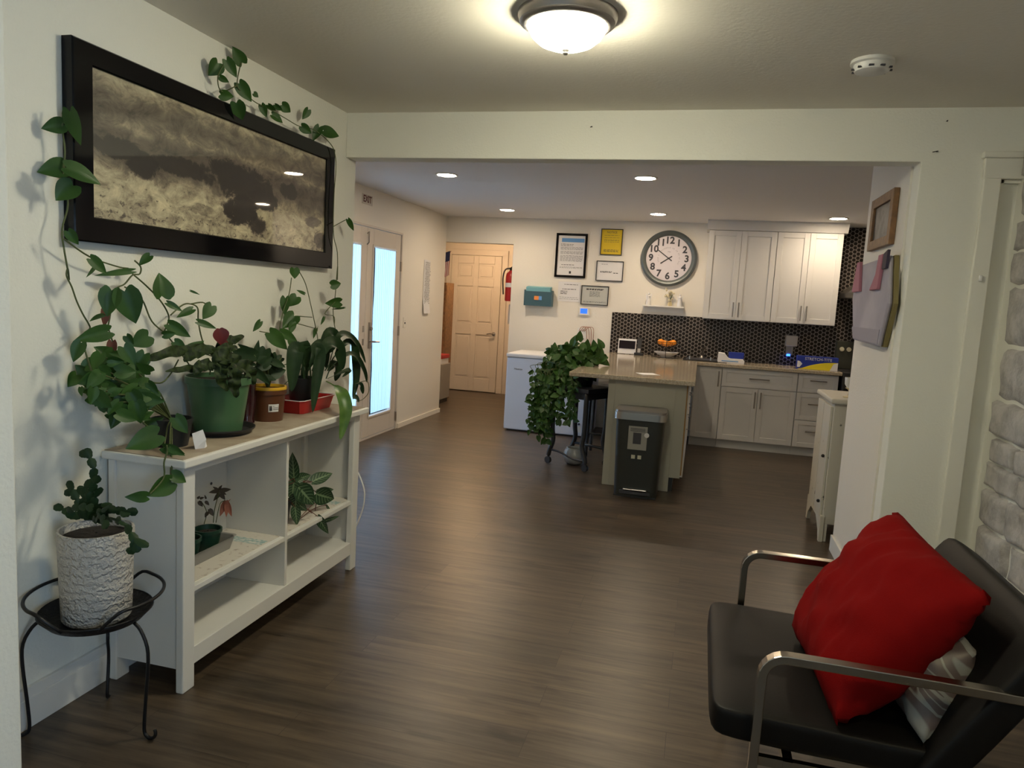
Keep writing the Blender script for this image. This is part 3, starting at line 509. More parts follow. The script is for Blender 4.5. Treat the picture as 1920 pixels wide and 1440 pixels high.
{'p':[[-1.715,2.341,1.109],[-1.715,2.355,1.142],[-1.715,2.417,1.103],[-1.715,2.426,1.057],[-1.715,2.443,1.011]],'w':0.035},{'p':[[-1.715,2.341,1.109],[-1.715,2.355,1.147],[-1.715,
2.341,1.1],[-1.715,2.387,1.042]],'w':0.03},{'p':[[-1.73,2.391,1.104],[-1.73,2.406,1.137],[-1.73,2.503,1.119],[-1.73,2.554,1.09],[-1.73,2.573,1.046]],'w':0.04},{'p':[[-1.82,2.5,
1.087],[-1.82,2.483,1.154],[-1.82,2.498,1.204],[-1.82,2.563,1.222],[-1.82,2.639,1.237]],'w':0.03},{'p':[[-1.74,2.315,1.11],[-1.74,2.315,1.143],[-1.74,2.258,1.142],[-1.74,2.231,
1.117]],'w':0.03},{'p':[[-1.78,2.445,1.095],[-1.78,2.428,1.161],[-1.78,2.459,1.194],[-1.78,2.54,1.195]],'w':0.03},{'p':[[-1.8,2.441,1.094],[-1.8,2.471,1.167],[-1.8,2.552,1.151]],
'w':0.045},{'p':[[-1.78,2.476,1.092],[-1.78,2.525,1.114],[-1.78,2.592,1.114],[-1.78,2.655,1.077]],'w':0.045}],'redleaf':[[-1.805,2.496,1.226,-1.809,2.474,1.189,0.9],[-1.797,2.446,
1.273,-1.789,2.455,1.208,0.9]],'brownplant':[[-1.79,2.664,1.158,-1.837,2.578,1.178,0.55],[-1.798,2.68,1.143,-1.789,2.696,1.221,0.35],[-1.813,2.698,1.157,-1.847,2.635,1.201,0.4],
[-1.802,2.732,1.112,-1.769,2.767,1.145,0.8],[-1.796,2.809,1.118,-1.758,2.865,1.097,0.5],[-1.791,2.697,1.127,-1.774,2.735,1.153,0.8],[-1.797,2.688,1.089,-1.757,2.742,1.027,0.35],
[-1.815,2.696,1.125,-1.856,2.615,1.154,0.5],[-1.858,2.981,1.122,-1.873,2.937,1.101,0.6934879962463889],[-1.81,2.851,1.096,-1.821,2.818,1.031,0.5796415176552749],[-1.815,2.786,
1.173,-1.82,2.748,1.112,0.7693194996186453],[-1.838,2.865,1.133,-1.861,2.823,1.11,0.5675230706887681],[-1.81,2.824,1.063,-1.766,2.877,1.082,0.7560070474557932],[-1.871,2.886,1.094,
-1.833,2.952,1.083,0.5860764172572698],[-1.782,2.753,1.115,-1.818,2.697,1.093,0.6416097181780307],[-1.877,2.931,1.141,-1.88,2.926,1.076,0.6495685415148036],[-1.783,2.738,1.057,
-1.757,2.786,1.047,0.5893816689277879],[-1.868,2.932,1.071,-1.902,2.87,1.075,0.771156347676778],[-1.826,2.809,1.161,-1.8,2.833,1.124,0.5734974746538282],[-1.879,2.899,1.073,-1.863,
2.919,1.14,0.7528718707254156],[-1.835,2.808,1.134,-1.796,2.861,1.099,0.6996799361122332],[-1.809,2.762,1.128,-1.818,2.726,1.067,0.597587144839552],[-1.869,2.791,1.071,-1.836,
2.818,1.041,0.7322029101447587],[-1.85,2.847,1.103,-1.836,2.857,1.06,0.6784231439786603],[-1.808,2.828,1.099,-1.769,2.86,1.094,0.7389793352747709],[-1.803,2.836,1.112,-1.78,2.855,
1.071,0.7371329349253346],[-1.832,2.799,1.118,-1.801,2.841,1.064,0.6863697370503612],[-1.873,2.969,1.07,-1.889,2.915,1.052,0.6459829380398967]],'prayer':[[-1.794,3.003,0.555,
-1.807,3.005,0.679,0.42],[-1.794,3.022,0.545,-1.75,3.088,0.557,0.6],[-1.74,3.077,0.528,-1.682,3.175,0.562,0.5],[-1.724,3.09,0.467,-1.662,3.168,0.421,0.8],[-1.767,3.187,0.449,
-1.722,3.263,0.447,0.4],[-1.708,2.899,0.547,-1.658,2.952,0.457,0.75],[-1.688,3.045,0.371,-1.645,3.074,0.28,0.4],[-1.715,3.144,0.314,-1.663,3.227,0.326,0.2],[-1.72,2.901,0.514,
-1.712,2.88,0.443,0.8],[-1.736,2.906,0.563,-1.734,2.888,0.485,0.9],[-1.744,2.942,0.459,-1.707,2.98,0.411,0.6],[-1.777,2.966,0.534,-1.749,3.015,0.558,0.7],[-1.709,3.163,0.394,
-1.685,3.177,0.345,0.2],[-1.717,2.888,0.456,-1.699,2.881,0.371,0.5]],'vP':[[[-1.77,2.971,0.351],[-1.77,2.985,0.487],[-1.77,2.963,0.567]],[[-1.76,2.954,0.358],[-1.76,3.006,0.537],
[-1.76,3.153,0.452]],[[-1.76,2.954,0.358],[-1.76,2.986,0.531],[-1.76,3.113,0.517]],[[-1.74,2.93,0.367],[-1.74,3.109,0.416],[-1.74,3.111,0.376],[-1.74,3.139,0.338]],[[-1.74,2.93,
0.367],[-1.74,3.058,0.385],[-1.74,3.132,0.387],[-1.74,3.22,0.375]]],'cactus':[[[-1.824,1.83,0.684],[-1.813,1.83,0.755],[-1.792,1.83,0.83],[-1.789,1.83,0.868],[-1.811,1.83,0.891],
[-1.818,1.83,0.914]],[[-1.811,1.83,0.891],[-1.841,1.83,0.901]],[[-1.835,1.83,0.687],[-1.849,1.83,0.742],[-1.889,1.83,0.801]],[[-1.869,1.85,0.743],[-1.921,1.85,0.762]],[[-1.845,
1.83,0.686],[-1.886,1.83,0.702],[-1.943,1.83,0.715]],[[-1.865,1.83,0.683],[-1.875,1.81,0.713],[-1.814,1.8,0.737],[-1.754,1.79,0.743]],[[-1.804,1.83,0.687],[-1.793,1.83,0.749],
[-1.765,1.83,0.795]],[[-1.824,1.83,0.684],[-1.823,1.83,0.762],[-1.848,1.83,0.789]],[[-1.819,1.83,0.685],[-1.797,1.83,0.791],[-1.772,1.83,0.832]],[[-1.819,1.83,0.685],[-1.833,1.83,
0.778],[-1.802,1.83,0.812]],[[-1.764,1.8,0.697],[-1.705,1.78,0.752],[-1.647,1.77,0.754],[-1.585,1.78,0.755]],[[-1.764,1.8,0.697],[-1.666,1.78,0.753],[-1.6,1.76,0.746]],[[-1.735,
1.78,0.706],[-1.634,1.74,0.739],[-1.569,1.71,0.741],[-1.514,1.69,0.71],[-1.505,1.69,0.672]],[[-1.514,1.69,0.71],[-1.496,1.69,0.701],[-1.471,1.69,0.693]],[[-1.514,1.69,0.71],
[-1.514,1.69,0.687],[-1.535,1.69,0.664]],[[-1.745,1.78,0.705],[-1.667,1.73,0.746],[-1.62,1.7,0.725]],[[-1.804,1.83,0.687],[-1.763,1.83,0.744],[-1.728,1.83,0.74]],[[-1.814,1.83,
0.686],[-1.793,1.83,0.74],[-1.819,1.83,0.737]]],'begonia':[[-1.857,2.533,0.603,-1.877,2.496,0.601,0.4],[-1.855,2.53,0.603,-1.866,2.51,0.624,0.4],[-1.851,2.525,0.608,-1.848,2.542,
0.627,0.4],[-1.87,2.558,0.595,-1.84,2.593,0.596,0.4],[-1.865,2.552,0.594,-1.845,2.568,0.578,0.5],[-1.869,2.549,0.592,-1.866,2.529,0.58,0.4],[-1.861,2.548,0.587,-1.845,2.56,0.558,
0.5],[-1.868,2.556,0.584,-1.873,2.521,0.561,0.4],[-1.868,2.432,0.593,-1.853,2.436,0.6,0.6],[-1.864,2.419,0.586,-1.847,2.421,0.566,0.6],[-1.868,2.463,0.574,-1.853,2.469,0.558,0.6],
[-1.854,2.45,0.59,-1.858,2.446,0.607,0.4],[-1.861,2.407,0.601,-1.851,2.41,0.612,0.6],[-1.867,2.488,0.535,-1.848,2.488,0.509,0.6],[-1.86,2.47,0.529,-1.862,2.453,0.512,0.6]],
'begred':[[-1.863,2.585,0.543,-1.865,2.553,0.486,0.35],[-1.857,2.582,0.545,-1.846,2.572,0.48,0.3],[-1.86,2.589,0.543,-1.837,2.593,0.478,0.3],[-1.853,2.571,0.537,-1.841,2.591,0.556,
0.2]],'vBeg':[[[-1.86,2.504,0.475],[-1.86,2.512,0.529],[-1.86,2.533,0.58],[-1.86,2.541,0.6]],[[-1.87,2.46,0.481],[-1.87,2.475,0.527],[-1.87,2.442,0.58]],[[-1.86,2.521,0.47],[-1.86,
2.546,0.542],[-1.86,2.581,0.548]]]}

# ------------------------------------------------------------------ structure
XL, YH, XR, ZC, YB, XK = -1.99, 3.80, 1.33, 2.42, 8.50, -3.08
struct(box('floor', 'floor', -6.2, 3.2, -1.75, 10.9, -.06, 0))
# near room
struct(box('ceiling', 'ceil', -2.3, 1.6, -1.75, YH+.02, ZC, ZC+.08))
struct(box('ceiling', 'kceil', -6.2, 3.2, YH+.02, 10.9, 2.40, 2.48))
struct(MB().box(XL-.14, XL, 1.45, YH+.12, 0, ZC+.04).build('wall_left', 'wall'))
struct(MB().box(XL-.14, -1.66, -1.75, 1.45, 0, ZC+.04).build('wall_left_near', 'wall', bevel=.006))
# header wall: beam over the opening plus pier to the right with a doorway
mb = MB().prism([(XL, 2.18), (.915, 2.18), (.915, 0), (1.25, 0), (1.25, 2.10), (XR, 2.10), (XR, ZC+.03), (XL, ZC+.03)], YH, YH+.12, 'y')
struct(mb.build('wall_front', 'wall', bevel=.004))
# short wall behind the pier carrying the pictures
struct(box('wall_pier', 'kwall', .905, 1.02, YH+.12, 4.80, 0, 2.44))
struct(box('wall_return', 'kwall', XK-.12, XL-.14, YH, YH+.12, 0, 2.44))
struct(box('wall_kitchen_near', 'kwall', 1.02, 3.2, 4.68, 4.80, 0, 2.44))
# rear wall of the near room (behind the camera) and a daylight window in the right wall
struct(box('wall_rear', 'wall', -2.3, 1.6, -1.75, -1.62, 0, 2.46))
WY0, WY1, WZ0, WZ1 = -1.45, -.15, .80, 2.0
w = struct(MB().box(XR+.05, XR+.10, WY0, WY1, WZ0, WZ0+.05).box(XR+.05, XR+.10, WY0, WY1, WZ1-.05, WZ1).box(XR+.05, XR+.10, WY0, WY0+.05, WZ0+.05, WZ1-.05).box(XR+.05, XR+.10, WY1-.05, WY1, WZ0+.05, WZ1-.05).build('window_1', 'trim'))
struct(MB().box(XR-.07, XR+.02, WY0-.06, WY0, WZ0-.06, WZ1+.06).box(XR-.07, XR+.02, WY1, WY1+.06, WZ0-.06, WZ1+.06).box(XR-.07, XR+.02, WY0, WY1, WZ0-.06, WZ0).box(XR-.07, XR+.02, WY0, WY1, WZ1, WZ1+.06).build('window_light_shield', 'trim'))  # deep unseen casing, added to block grazing daylight along the right wall
box('pane', 'pane', XR+.073, XR+.077, WY0+.05, WY1-.05, WZ0+.05, WZ1-.05, w)
# right wall with painted stone veneer
mb = MB().box(XR, XR+.14, WY1, YH+.12, 0, ZC+.03).box(XR, XR+.14, -1.75, WY0, 0, ZC+.03).box(XR, XR+.14, WY0, WY1, 0, WZ0).box(XR, XR+.14, WY0, WY1, WZ1, ZC+.03)
struct(mb.build('wall_right', 'trim'))
R = random.Random(11)
mb = MB()
zs = [.0, .24, .39, .55, .72, .84, .953, 1.12, 1.36, 1.63, 1.78, 1.92, 2.10, 2.25, 2.42]
for zi in range(len(zs)-1):
    z0, z1 = zs[zi]+.002, zs[zi+1]-.002
    y1 = 3.77-R.uniform(0, .07)-(.10 if zs[zi] < .3 else 0)
    while y1 > WY1+.1:
        ln = R.uniform(.22, .48); y0 = max(WY1+.02, y1-ln); dpt = R.uniform(.022, .04)
        ny, nzz = 18, 10; rows = []
        for i in range(nzz+1):
            row = []
            for j in range(ny+1):
                a, b_ = i/nzz, j/ny
                edge = min(1, min(a, 1-a)*9, min(b_, 1-b_)*14)
                yy = y0+.002+(y1-y0-.004)*b_; zz = z0+(z1-z0)*a
                nn = noise.noise(Vector((zi*3.1, yy*9, zz*9)))
                yj = noise.noise(Vector((7, yy*14, zz*14)))*.012
                row.append((XR+.01-dpt*(edge**.5)-nn*.014*edge-.0, yy+yj, zz+noise.noise(Vector((3, yy*12, zz*12)))*.012))
            rows.append(row)
        if y1-y0 > .08: mb.sheet(rows)
        y1 = y0
struct(mb.build('wall_right_stone', 'stone', smooth=True, fix=False))
# door casing and closed white door beside the stone
struct(MB().box(1.175, 1.245, YH-.022, YH+.002, 0, 2.12).build('trim_1', 'trim', bevel=.004))
struct(MB().box(1.170, XR, YH-.026, YH+.002, 2.105, 2.195).box(1.16, XR, YH-.036, YH+.002, 2.195, 2.222).build('trim_2', 'trim', bevel=.004))
struct(MB().box(1.245, 1.262, YH+.0, YH+.12, 0, 2.105).box(1.245, XR, YH+.0, YH+.12, 2.09, 2.12).build('trim_3', 'trim'))
d3 = struct(box('door_3', 'trim', 1.262, XR, YH+.03, YH+.07, .01, 2.09))
# baseboards
struct(MB().box(XL, XL+.014, 1.45, YH+.12, 0, .135).box(XL, XL+.018, 1.45, YH+.12, .0, .10).build('baseboard_left', 'white', bevel=.002))
struct(MB().box(.915, 1.175, YH-.014, YH, 0, .10).box(.891, .905, YH+.12, 4.80, 0, .10).box(.901, .915, YH-.014, YH+.12, 0, .10).build('baseboard_right', 'white', bevel=.003))
struct(MB().box(XK, XK+.016, 7.20, 8.5, 0, .05).box(XK, XK+.016, YH+.12, 6.0, 0, .05).build('baseboard_far_left', 'kwall'))
# kitchen left wall with french-door opening y 5.45..7.17
mb = MB().box(XK-.14, XK, YH, 5.50, 0, 2.44).box(XK-.14, XK, 7.18, YB, 0, 2.44).box(XK-.14, XK, 5.50, 7.18, 2.06, 2.44)
struct(mb.build('wall_far_left', 'kwall'))
# back wall, hallway opening x -3.08..-2.24 under z 2.10
mb = MB().prism([(XK-.14, 2.095), (-2.235, 2.095), (-2.235, 0), (3.2, 0), (3.2, 2.44), (XK-.14, 2.44)], YB, YB+.12, 'y')
struct(mb.build('wall_back', 'kwall', bevel=.006))
struct(box('wall_kitchen_right', 'kwall', 2.55, 2.67, 4.8, YB, 0, 2.44))
# hallway
struct(box('wall_hall_back', 'door', -6.2, -3.82, 10.69, 10.8, 0, 2.44))
struct(MB().box(-3.9, -2.9, 10.80, 10.9, 0, 2.44).box(-3.82, -2.93, 10.69, 10.8, 2.08, 2.44).box(-2.93, -2.10, 10.69, 10.8, 0, 2.44).build('wall_hall_back', 'door'))  # includes a block behind the door, added to stop sky light leaking round it
struct(box('wall_hall_right', 'kwall', -2.235, -2.12, YB+.12, 10.69, 0, 2.44))
struct(box('wall_hall_left', 'kwall', -6.3, -6.2, 8.5, 10.8, 0, 2.44))
struct(box('wall_hall_front', 'kwall', -6.2, XK-.14, 8.5, 8.62, 0, 2.44))
struct(MB().box(-3.84, -3.76, 10.665, 10.69, 0, 2.09).box(-2.96, -2.87, 10.665, 10.69, 0, 2.09).box(-3.84, -2.87, 10.665, 10.69, 2.075, 2.16).build('trim_4', 'door', bevel=.004))
def panel_door(name, x0, x1, y, z0, z1, m, sgn=-1, th=.04):
    mb = MB(); w_ = x1-x0; st = w_*.135; cs = w_*.10
    zr = [z0, z0+.20, z0+.87, z0+1.04, z0+1.60, z0+1.72, z1-.12, z1]
    xm = (x0+x1)/2
    for a, b_ in ((x0, x0+st), (x1-st, x1), (xm-cs/2, xm+cs/2)): mb.box(a, b_, y, y+th, z0, z1)
    for i in (0, 2, 4, 6): mb.box(x0+st, xm-cs/2, y, y+th, zr[i], zr[i+1]).box(xm+cs/2, x1-st, y, y+th, zr[i], zr[i+1])
    for a, b_ in ((x0+st, xm-cs/2), (xm+cs/2, x1-st)):
        for i in (1, 3, 5):
            mb.box(a, b_, y+.012, y+th-.012, zr[i], zr[i+1])
            mb.box(a+.03, b_-.03, y+.003, y+th-.003, zr[i]+.03, zr[i+1]-.03)
    return mb.build(name, m, bevel=.004)
d2 = struct(panel_door('door_2', -3.755, -2.965, 10.655, .01, 2.07, 'door'))
k = MB().lathe([(.028, 0), (.028, -.012), (.012, -.016), (.012, -.05)], (-3.03, 10.655, .905), 16, 'y').tube([(-3.03, 10.605, .905), (-3.07, 10.605, .912), (-3.13, 10.61, .900)], .009)
k.build('handle', 'nickel', d2, smooth=2)
# ---- french doors (two leaves), panes, curtains
Y0, Y1, YM = 5.53, 7.155, 6.37
fd = struct(MB().box(XK-.14, XK+.012, Y0-.05, Y0, 0, 2.06).box(XK-.14, XK+.004, Y1, Y1+.025, 0, 2.06).box(XK-.14, XK+.004, Y0-.05, Y1+.02, 2.045, 2.065).box(XK-.14, XK-.01, Y0, Y1, 0, .02).build('door_1', 'door'))
for i, (a, b_) in enumerate(((Y0+.004, YM-.004), (YM+.004, Y1-.004))):
    g0, g1 = a+.135, b_-.135; zb, zt = .225, 1.875
    x0, x1 = XK-.052, XK-.008
    lf = MB().box(x0, x1, a, g0, .025, 2.04).box(x0, x1, g1, b_, .025, 2.04).box(x0, x1, g0, g1, .025, zb).box(x0, x1, g0, g1, zt, 2.04)
    lf.box(x1, x1+.008, g0-.02, g0, zb-.02, zt+.02).box(x1, x1+.008, g1, g1+.02, zb-.02, zt+.02).box(x1, x1+.008, g0, g1, zb-.02, zb).box(x1, x1+.008, g0, g1, zt, zt+.02)
    l = lf.build('leaf', 'door', fd, bevel=.003)
    box('pane', 'pane', XK-.034, XK-.030, g0, g1, zb, zt, l)
    if i:
        h = MB().box(x1, x1+.012, YM+.075, YM+.115, .90, 1.15).tube([(x1+.01, YM+.095, .965), (x1+.055, YM+.095, .965), (x1+.06, YM+.13, .965), (x1+.055, YM+.21, .960)], .009).lathe([(.018, 0), (.018, .02)], (x1+.01, YM+.095, 1.09), 12, 'x')
        h.build('handle', 'nickel', l, smooth=2)
        for z in (.14, 1.05, 1.72): box('hinge', 'nickel', x1-.002, x1+.014, b_-.006, b_+.016, z-.05, z+.05, l)
        # strike plates on the fixed leaf's edge
        for z in (1.09, .965): box('strike_plate', 'nickel', x1, x1+.003, YM-.05, YM-.02, z-.03, z+.03, l)
    else:
        MB().tube([(x1+.01, YM-.03, 1.98), (x1+.03, YM-.03, 2.0), (x1+.03, YM-.03, 1.90), (x1+.01, YM-.03, 1.88)], .006).build('flush_bolt', 'nickel', l, smooth=2)
    # sheer curtain gathered on a rod
    rows = []
    for r_ in range(23):
        z = zt-.012-(zt-zb-.04)*r_/22; row = []
        for c_ in range(61):
            u_ = c_/60; gather = 1-.10*max(0, (r_-13)/9)**2*(1-.5*u_)
            yy = g0+.012+(g1-g0-.024)*(u_*gather+(1-gather)*.35)
            xx = XK-.004+.007*math.sin(u_*2*PI*11+.6*math.sin(r_*.5))*(1-.3*r_/22)+.004*noise.noise(Vector((u_*9, r_*.4, i)))
            row.append((xx+.006, yy, z))
        rows.append(row)
    ct = empty('sheer_curtain', ['sheer white curtain on the french door leaf nearer the room, mostly behind the wall corner', 'sheer white curtain glowing on the french door leaf with the lever handle'][i], 'curtain', (XK, (g0+g1)/2, zt))
    MB().sheet(rows).build('fabric', 'sheer', ct, smooth=True, fix=False)
    MB().tube([(XK+.006, g0-.015, zt-.008), (XK+.006, g1+.015, zt-.008)], .004).build('rod', 'white', ct, smooth=2)

# ------------------------------------------------------------------ ceiling fixtures
cl = empty('ceiling_light', 'round flush ceiling light with glowing frosted bowl and brushed metal rim', 'ceiling light', (-.525, 2.555, ZC))
MB().lathe([(.170, 0), (.170, -.012), (.163, -.030), (.152, -.036), (.150, -.040), (.144, -.043), (.138, -.043), (.135, -.040), (.130, -.02)], (-.525, 2.555, ZC), 56, close=False).build('pan', 'bronze', cl, smooth=2)
MB().lathe([(.134, -.036), (.132, -.052), (.119, -.074), (.095, -.094), (.060, -.108), (.022, -.114), (.004, -.1145)], (-.525, 2.555, ZC), 56).build('bowl', 'lampg', cl, smooth=True)
MB().lathe([(.012, -.112), (.013, -.119), (.008, -.122), (.010, -.127), (.006, -.133), (.001, -.134)], (-.525, 2.555, ZC), 16).build('finial', 'nickel', cl, smooth=True)
sm = empty('smoke_detector', 'round white smoke detector on the ceiling of the near room', 'smoke detector', (.545, 3.12, ZC))
MB().lathe([(.076, 0), (.078, -.012), (.070, -.016)], (.545, 3.12, ZC), 36).build('base', 'white', sm, smooth=2)
MB().lathe([(.066, -.016), (.066, -.030), (.060, -.040), (.040, -.046), (.004, -.047)], (.545, 3.12, ZC), 36).build('cover', 'white', sm, smooth=2)
for k in range(10):
    a = 2*PI*k/10+.1; MB().box(.545+.064*math.cos(a)-.009, .545+.064*math.cos(a)+.009, 3.12+.064*math.sin(a)-.004, 3.12+.064*math.sin(a)+.004, ZC-.036, ZC-.030).build('vent_slot', 'ink', sm)
spots = [(-2.05, 5.60, 'recessed ceiling light with a warm glow, nearest the french doors'), (-.49, 5.62, 'recessed ceiling light above the peninsula counter, nearer row and right'), (-2.12, 7.72, 'recessed ceiling light in the far row, in front of the hallway opening'), (-.52, 7.75, 'recessed ceiling light above the round wall clock'), (1.20, 7.74, 'recessed ceiling light in front of the white upper cabinets')]
dl = None
for x, y, lb in spots:
    if dl is None:
        dl = empty('recessed_light', lb, 'ceiling light', (x, y, 2.40), 'recessed kitchen ceiling lights')
        MB().lathe([(.090, 0), (.090, -.005), (.078, -.008), (.070, -.002)], (x, y, 2.40), 32, close=False).build('trim_ring', 'white', dl, smooth=2)
        MB().lathe([(.0705, -.001), (.069, -.006), (.05, -.008), (.003, -.009)], (x, y, 2.40), 32).build('lens', 'spotg', dl, smooth=True)
    else:
        c = copy_tree(dl); c.location = (x, y, 2.40); c['label'] = lb
# unseen lamp added right of the camera to warm and brighten the right wall
nl = empty('fill_lamp', 'added warm fill lamp on the near room ceiling, out of view', 'ceiling light', (.75, .55, ZC))
MB().lathe([(.15, 0), (.15, -.03), (.13, -.04)], (.75, .55, ZC), 32, close=False).build('pan', 'bronze', nl, smooth=2)
MB().lathe([(.13, -.03), (.12, -.06), (.08, -.085), (.005, -.095)], (.75, .55, ZC), 32).build('bowl', mat('fill_lamp_glass', (.9, .85, .7), .4, emis=((1, .86, .50), 24.0)), nl, smooth=True)
# hallway ceiling light, out of view above the opening
hl = empty('hall_light', 'flush ceiling light of the hallway with warm glow', 'ceiling light', (-3.1, 9.7, 2.40))
MB().lathe([(.15, 0), (.15, -.03), (.10, -.06), (.005, -.07)], (-3.1, 9.7, 2.40), 32).build('bowl', mat('hall_lamp_glass', (.9, .8, .6), .4, emis=((1, .66, .36), 34.0)), hl, smooth=True)

# ------------------------------------------------------------------ framed sea picture
pf = empty('framed_picture', 'wide black framed picture of stormy sea waves on the left wall', 'picture', (XL, 2.76, 1.87))
y0, y1, z0, z1 = 1.925, 3.597, 1.557, 2.182; py0, py1, pz0, pz1 = 2.005, 3.517, 1.640, 2.112
mb = MB()
def fr4(a, b_, c_, d_, x): return [(x, a, c_), (x, b_, c_), (x, b_, d_), (x, a, d_), (x, a, c_)]
mb.sheet([fr4(y0, y1, z0, z1, XL+.003), fr4(y0, y1, z0, z1, XL+.041), fr4(y0+.004, y1-.004, z0+.004, z1-.004, XL+.045), fr4(py0-.004, py1+.004, pz0-.004, pz1+.004, XL+.045), fr4(py0, py1, pz0, pz1, XL+.040), fr4(py0, py1, pz0, pz1, XL+.003)])
mb.build('frame', 'black', pf)
box('print', 'sea', XL+.003, XL+.034, py0, py1, pz0, pz1, pf)

# ------------------------------------------------------------------ white shelf unit
sx0, sx1, sy0, sy1 = XL+.02, -1.66, 2.075, 3.405
us = empty('shelf_unit', 'white wooden shelf unit with four open cubbies along the left wall', 'shelf', (-1.82, 2.74, 0))
box('top_board', 'white', sx0, sx1+.03, sy0-.03, sy1+.04, .822, .850, us, .005)
box('top_surface', 'topmat', sx0+.004, sx1+.014, sy0-.018, sy1+.028, .850, .8525, us, label='worn beige top surface')
for yy in (sy0, sy1-.062):
    for xx, nm in ((sx1-.03, 'leg'), (sx0, 'leg')):
        MB().box(xx, xx+.03, yy, yy+.062, 0, .822).build(nm, 'white', us, bevel=.004)
box('side_panel', 'white', sx0+.03, sx1-.03, sy0+.008, sy0+.026, .085, .822, us)
box('side_panel', 'white', sx0+.03, sx1-.03, sy1-.026, sy1-.008, .085, .822, us)
box('top_rail', 'white', sx1-.026, sx1-.004, sy0+.062, sy1-.062, .792, .822, us, .002)
box('bottom_rail', 'white', sx1-.026, sx1-.002, sy0+.062, sy1-.062, .085, .150, us, .002)
box('bottom_board', 'white', sx0+.01, sx1-.026, sy0+.026, sy1-.026, .130, .148, us)
box('divider', 'white', sx0+.01, sx1-.006, 2.728, 2.746, .148, .822, us, .002)
box('back_panel', 'white', sx0+.002, sx0+.010, sy0+.026, sy1-.026, .085, .822, us)
box('shelf', 'white', sx0+.01, sx1-.008, sy0+.026, 2.728, .352, .372, us, .002)
box('shelf', 'white', sx0+.01, sx1-.008, 2.746, sy1-.026, .352, .372, us, .002)
for i, (a, b_) in enumerate(((sy0+.03, 2.725), (2.75, sy1-.03))):
    t = empty('shelf_liner', ['lace patterned shelf liner with a green band in the left cubby', 'patterned shelf liner in the right cubby under the prayer plant'][i], 'shelf liner', (-1.82, (a+b_)/2, .372))
    box('sheet', 'lace', sx0+.012, sx1-.03, a, b_-.0, .3722, .3738, t)
    box('border', 'liner2', sx0+.03, sx1-.04, b_-.13, b_-.075, .3738, .3744, t)
# wall socket holes inside
MB().lathe([(.006, 0), (.006, .002)], (sx0+.012, 2.62, .60), 10, 'x').build('cable_hole', 'ink', us)

def pot(name, parent, c, rt, rb, h, m, rim=None, wall=.006, soil=True, n=36, soil_drop=.018):
    x, y, z = c
    pr = [(rb*.2, 0), (rb, 0), (rb+(rt-rb)*.5, h*.5), (rt, h)] if not rim else [(rb*.2, 0), (rb, 0), (rt-rim[0], h-rim[1]), (rt, h-rim[1]), (rt, h)]
    pr += [(rt-wall, h), (rt-wall*1.6, h-soil_drop-.01)]
    o = MB().lathe(pr, c, n, close=False).build(name, m, parent, smooth=2)
    if soil: MB().lathe([(rt-wall*1.7, h-soil_drop), (.004, h-soil_drop+.008)], c, 20, close=False).build('soil', 'soil', parent, smooth=True)
    return o
def foliage(parent, lst, m, seed=1, name='leaves', **k):
    return add_leaves(MB(), lst, seed=seed, **k).build(name, m, parent, smooth=True, fix=False)
def vines(parent, paths, r=.0028, m='stem', name='stems'):
    mb = MB()
    for p in paths: mb.tube(smooth_path(p), r, 6)
    return mb.build(name, m, parent, smooth=True)
def petioles(lst, anchor, seed=1, frac=.25):
    R_ = random.Random(seed); out = []
    for l in lst:
        if R_.random() < frac:
            b_ = Vector(l[:3]); a = Vector(anchor); mid = a.lerp(b_, .5)+Vector((0, 0, .03)); out.append([a, mid, b_])
    return out
ZT = .8528
# pothos in dark pot at the left end
p = empty('pothos_plant', 'trailing pothos in a dark pot at the left end of the shelf, climbing the wall', 'plant', (-1.82, 2.36, ZT))
pot('pot', p, (-1.83, 2.225, ZT), .072, .055, .10, 'dkpot')
foliage(p, D['pothosA'], 'leaf', 3)
vines(p, D['vA']+petioles(D['pothosA'][33:], (-1.83, 2.225, ZT+.09), 2, .3))
foliage(p, [[-1.925, 2.021, 1.34, -1.92, 2.016, 1.28, .45], [-1.915, 2.04, 1.23, -1.91, 2.03, 1.17, .5]], 'brown', 5, 'dry_leaves')
# green pot
p = empty('potted_calathea', 'green glazed pot with long wavy calathea leaves, standing in a dark saucer', 'plant', (-1.845, 2.52, ZT))
c = (-1.845, 2.51, ZT)
MB().lathe([(.02, 0), (.120, 0), (.138, .026), (.142, .026), (.141, .020), (.122, .005), (.02, .004)], c, 40).build('saucer', 'blackp', p, smooth=2)
pot('pot', p, (c[0], c[1], ZT+.006), .126, .090, .222, 'gpot', rim=(.008, .028))
mb = MB()
for d in D['calathea']: add_strap(mb, d['p'], d['w']*.78, 1.0)
mb.build('leaves', 'leafc', p, smooth=True, fix=False)
foliage(p, D['redleaf'], 'leafr', 2, 'red_leaf', heart=.25)
vines(p, [[(c[0], c[1], ZT+.2), (c[0]+.01, c[1]+.03, 1.15), D['redleaf'][0][:3]]]+[[(c[0]+.02*math.cos(k), c[1]+.04+.02*math.sin(k*2), ZT+.21), (c[0]+.02, c[1]+.03*math.cos(k), ZT+.28), d['p'][2]] for k, d in enumerate(D['calathea'])], .002)
# dark purple cup behind
cp = empty('glass_vase', 'dark purple glass vase between the green and brown pots', 'vase', (-1.86, 2.735, ZT))
MB().lathe([(.03, 0), (.034, .004), (.028, .02), (.040, .10), (.038, .175), (.035, .175), (.036, .10), (.02, .02), (.004, .018)], (-1.87, 2.735, ZT), 28).build('body', mat('plum_glass', (.035, .008, .010), .1, coat=.5), cp, smooth=2)
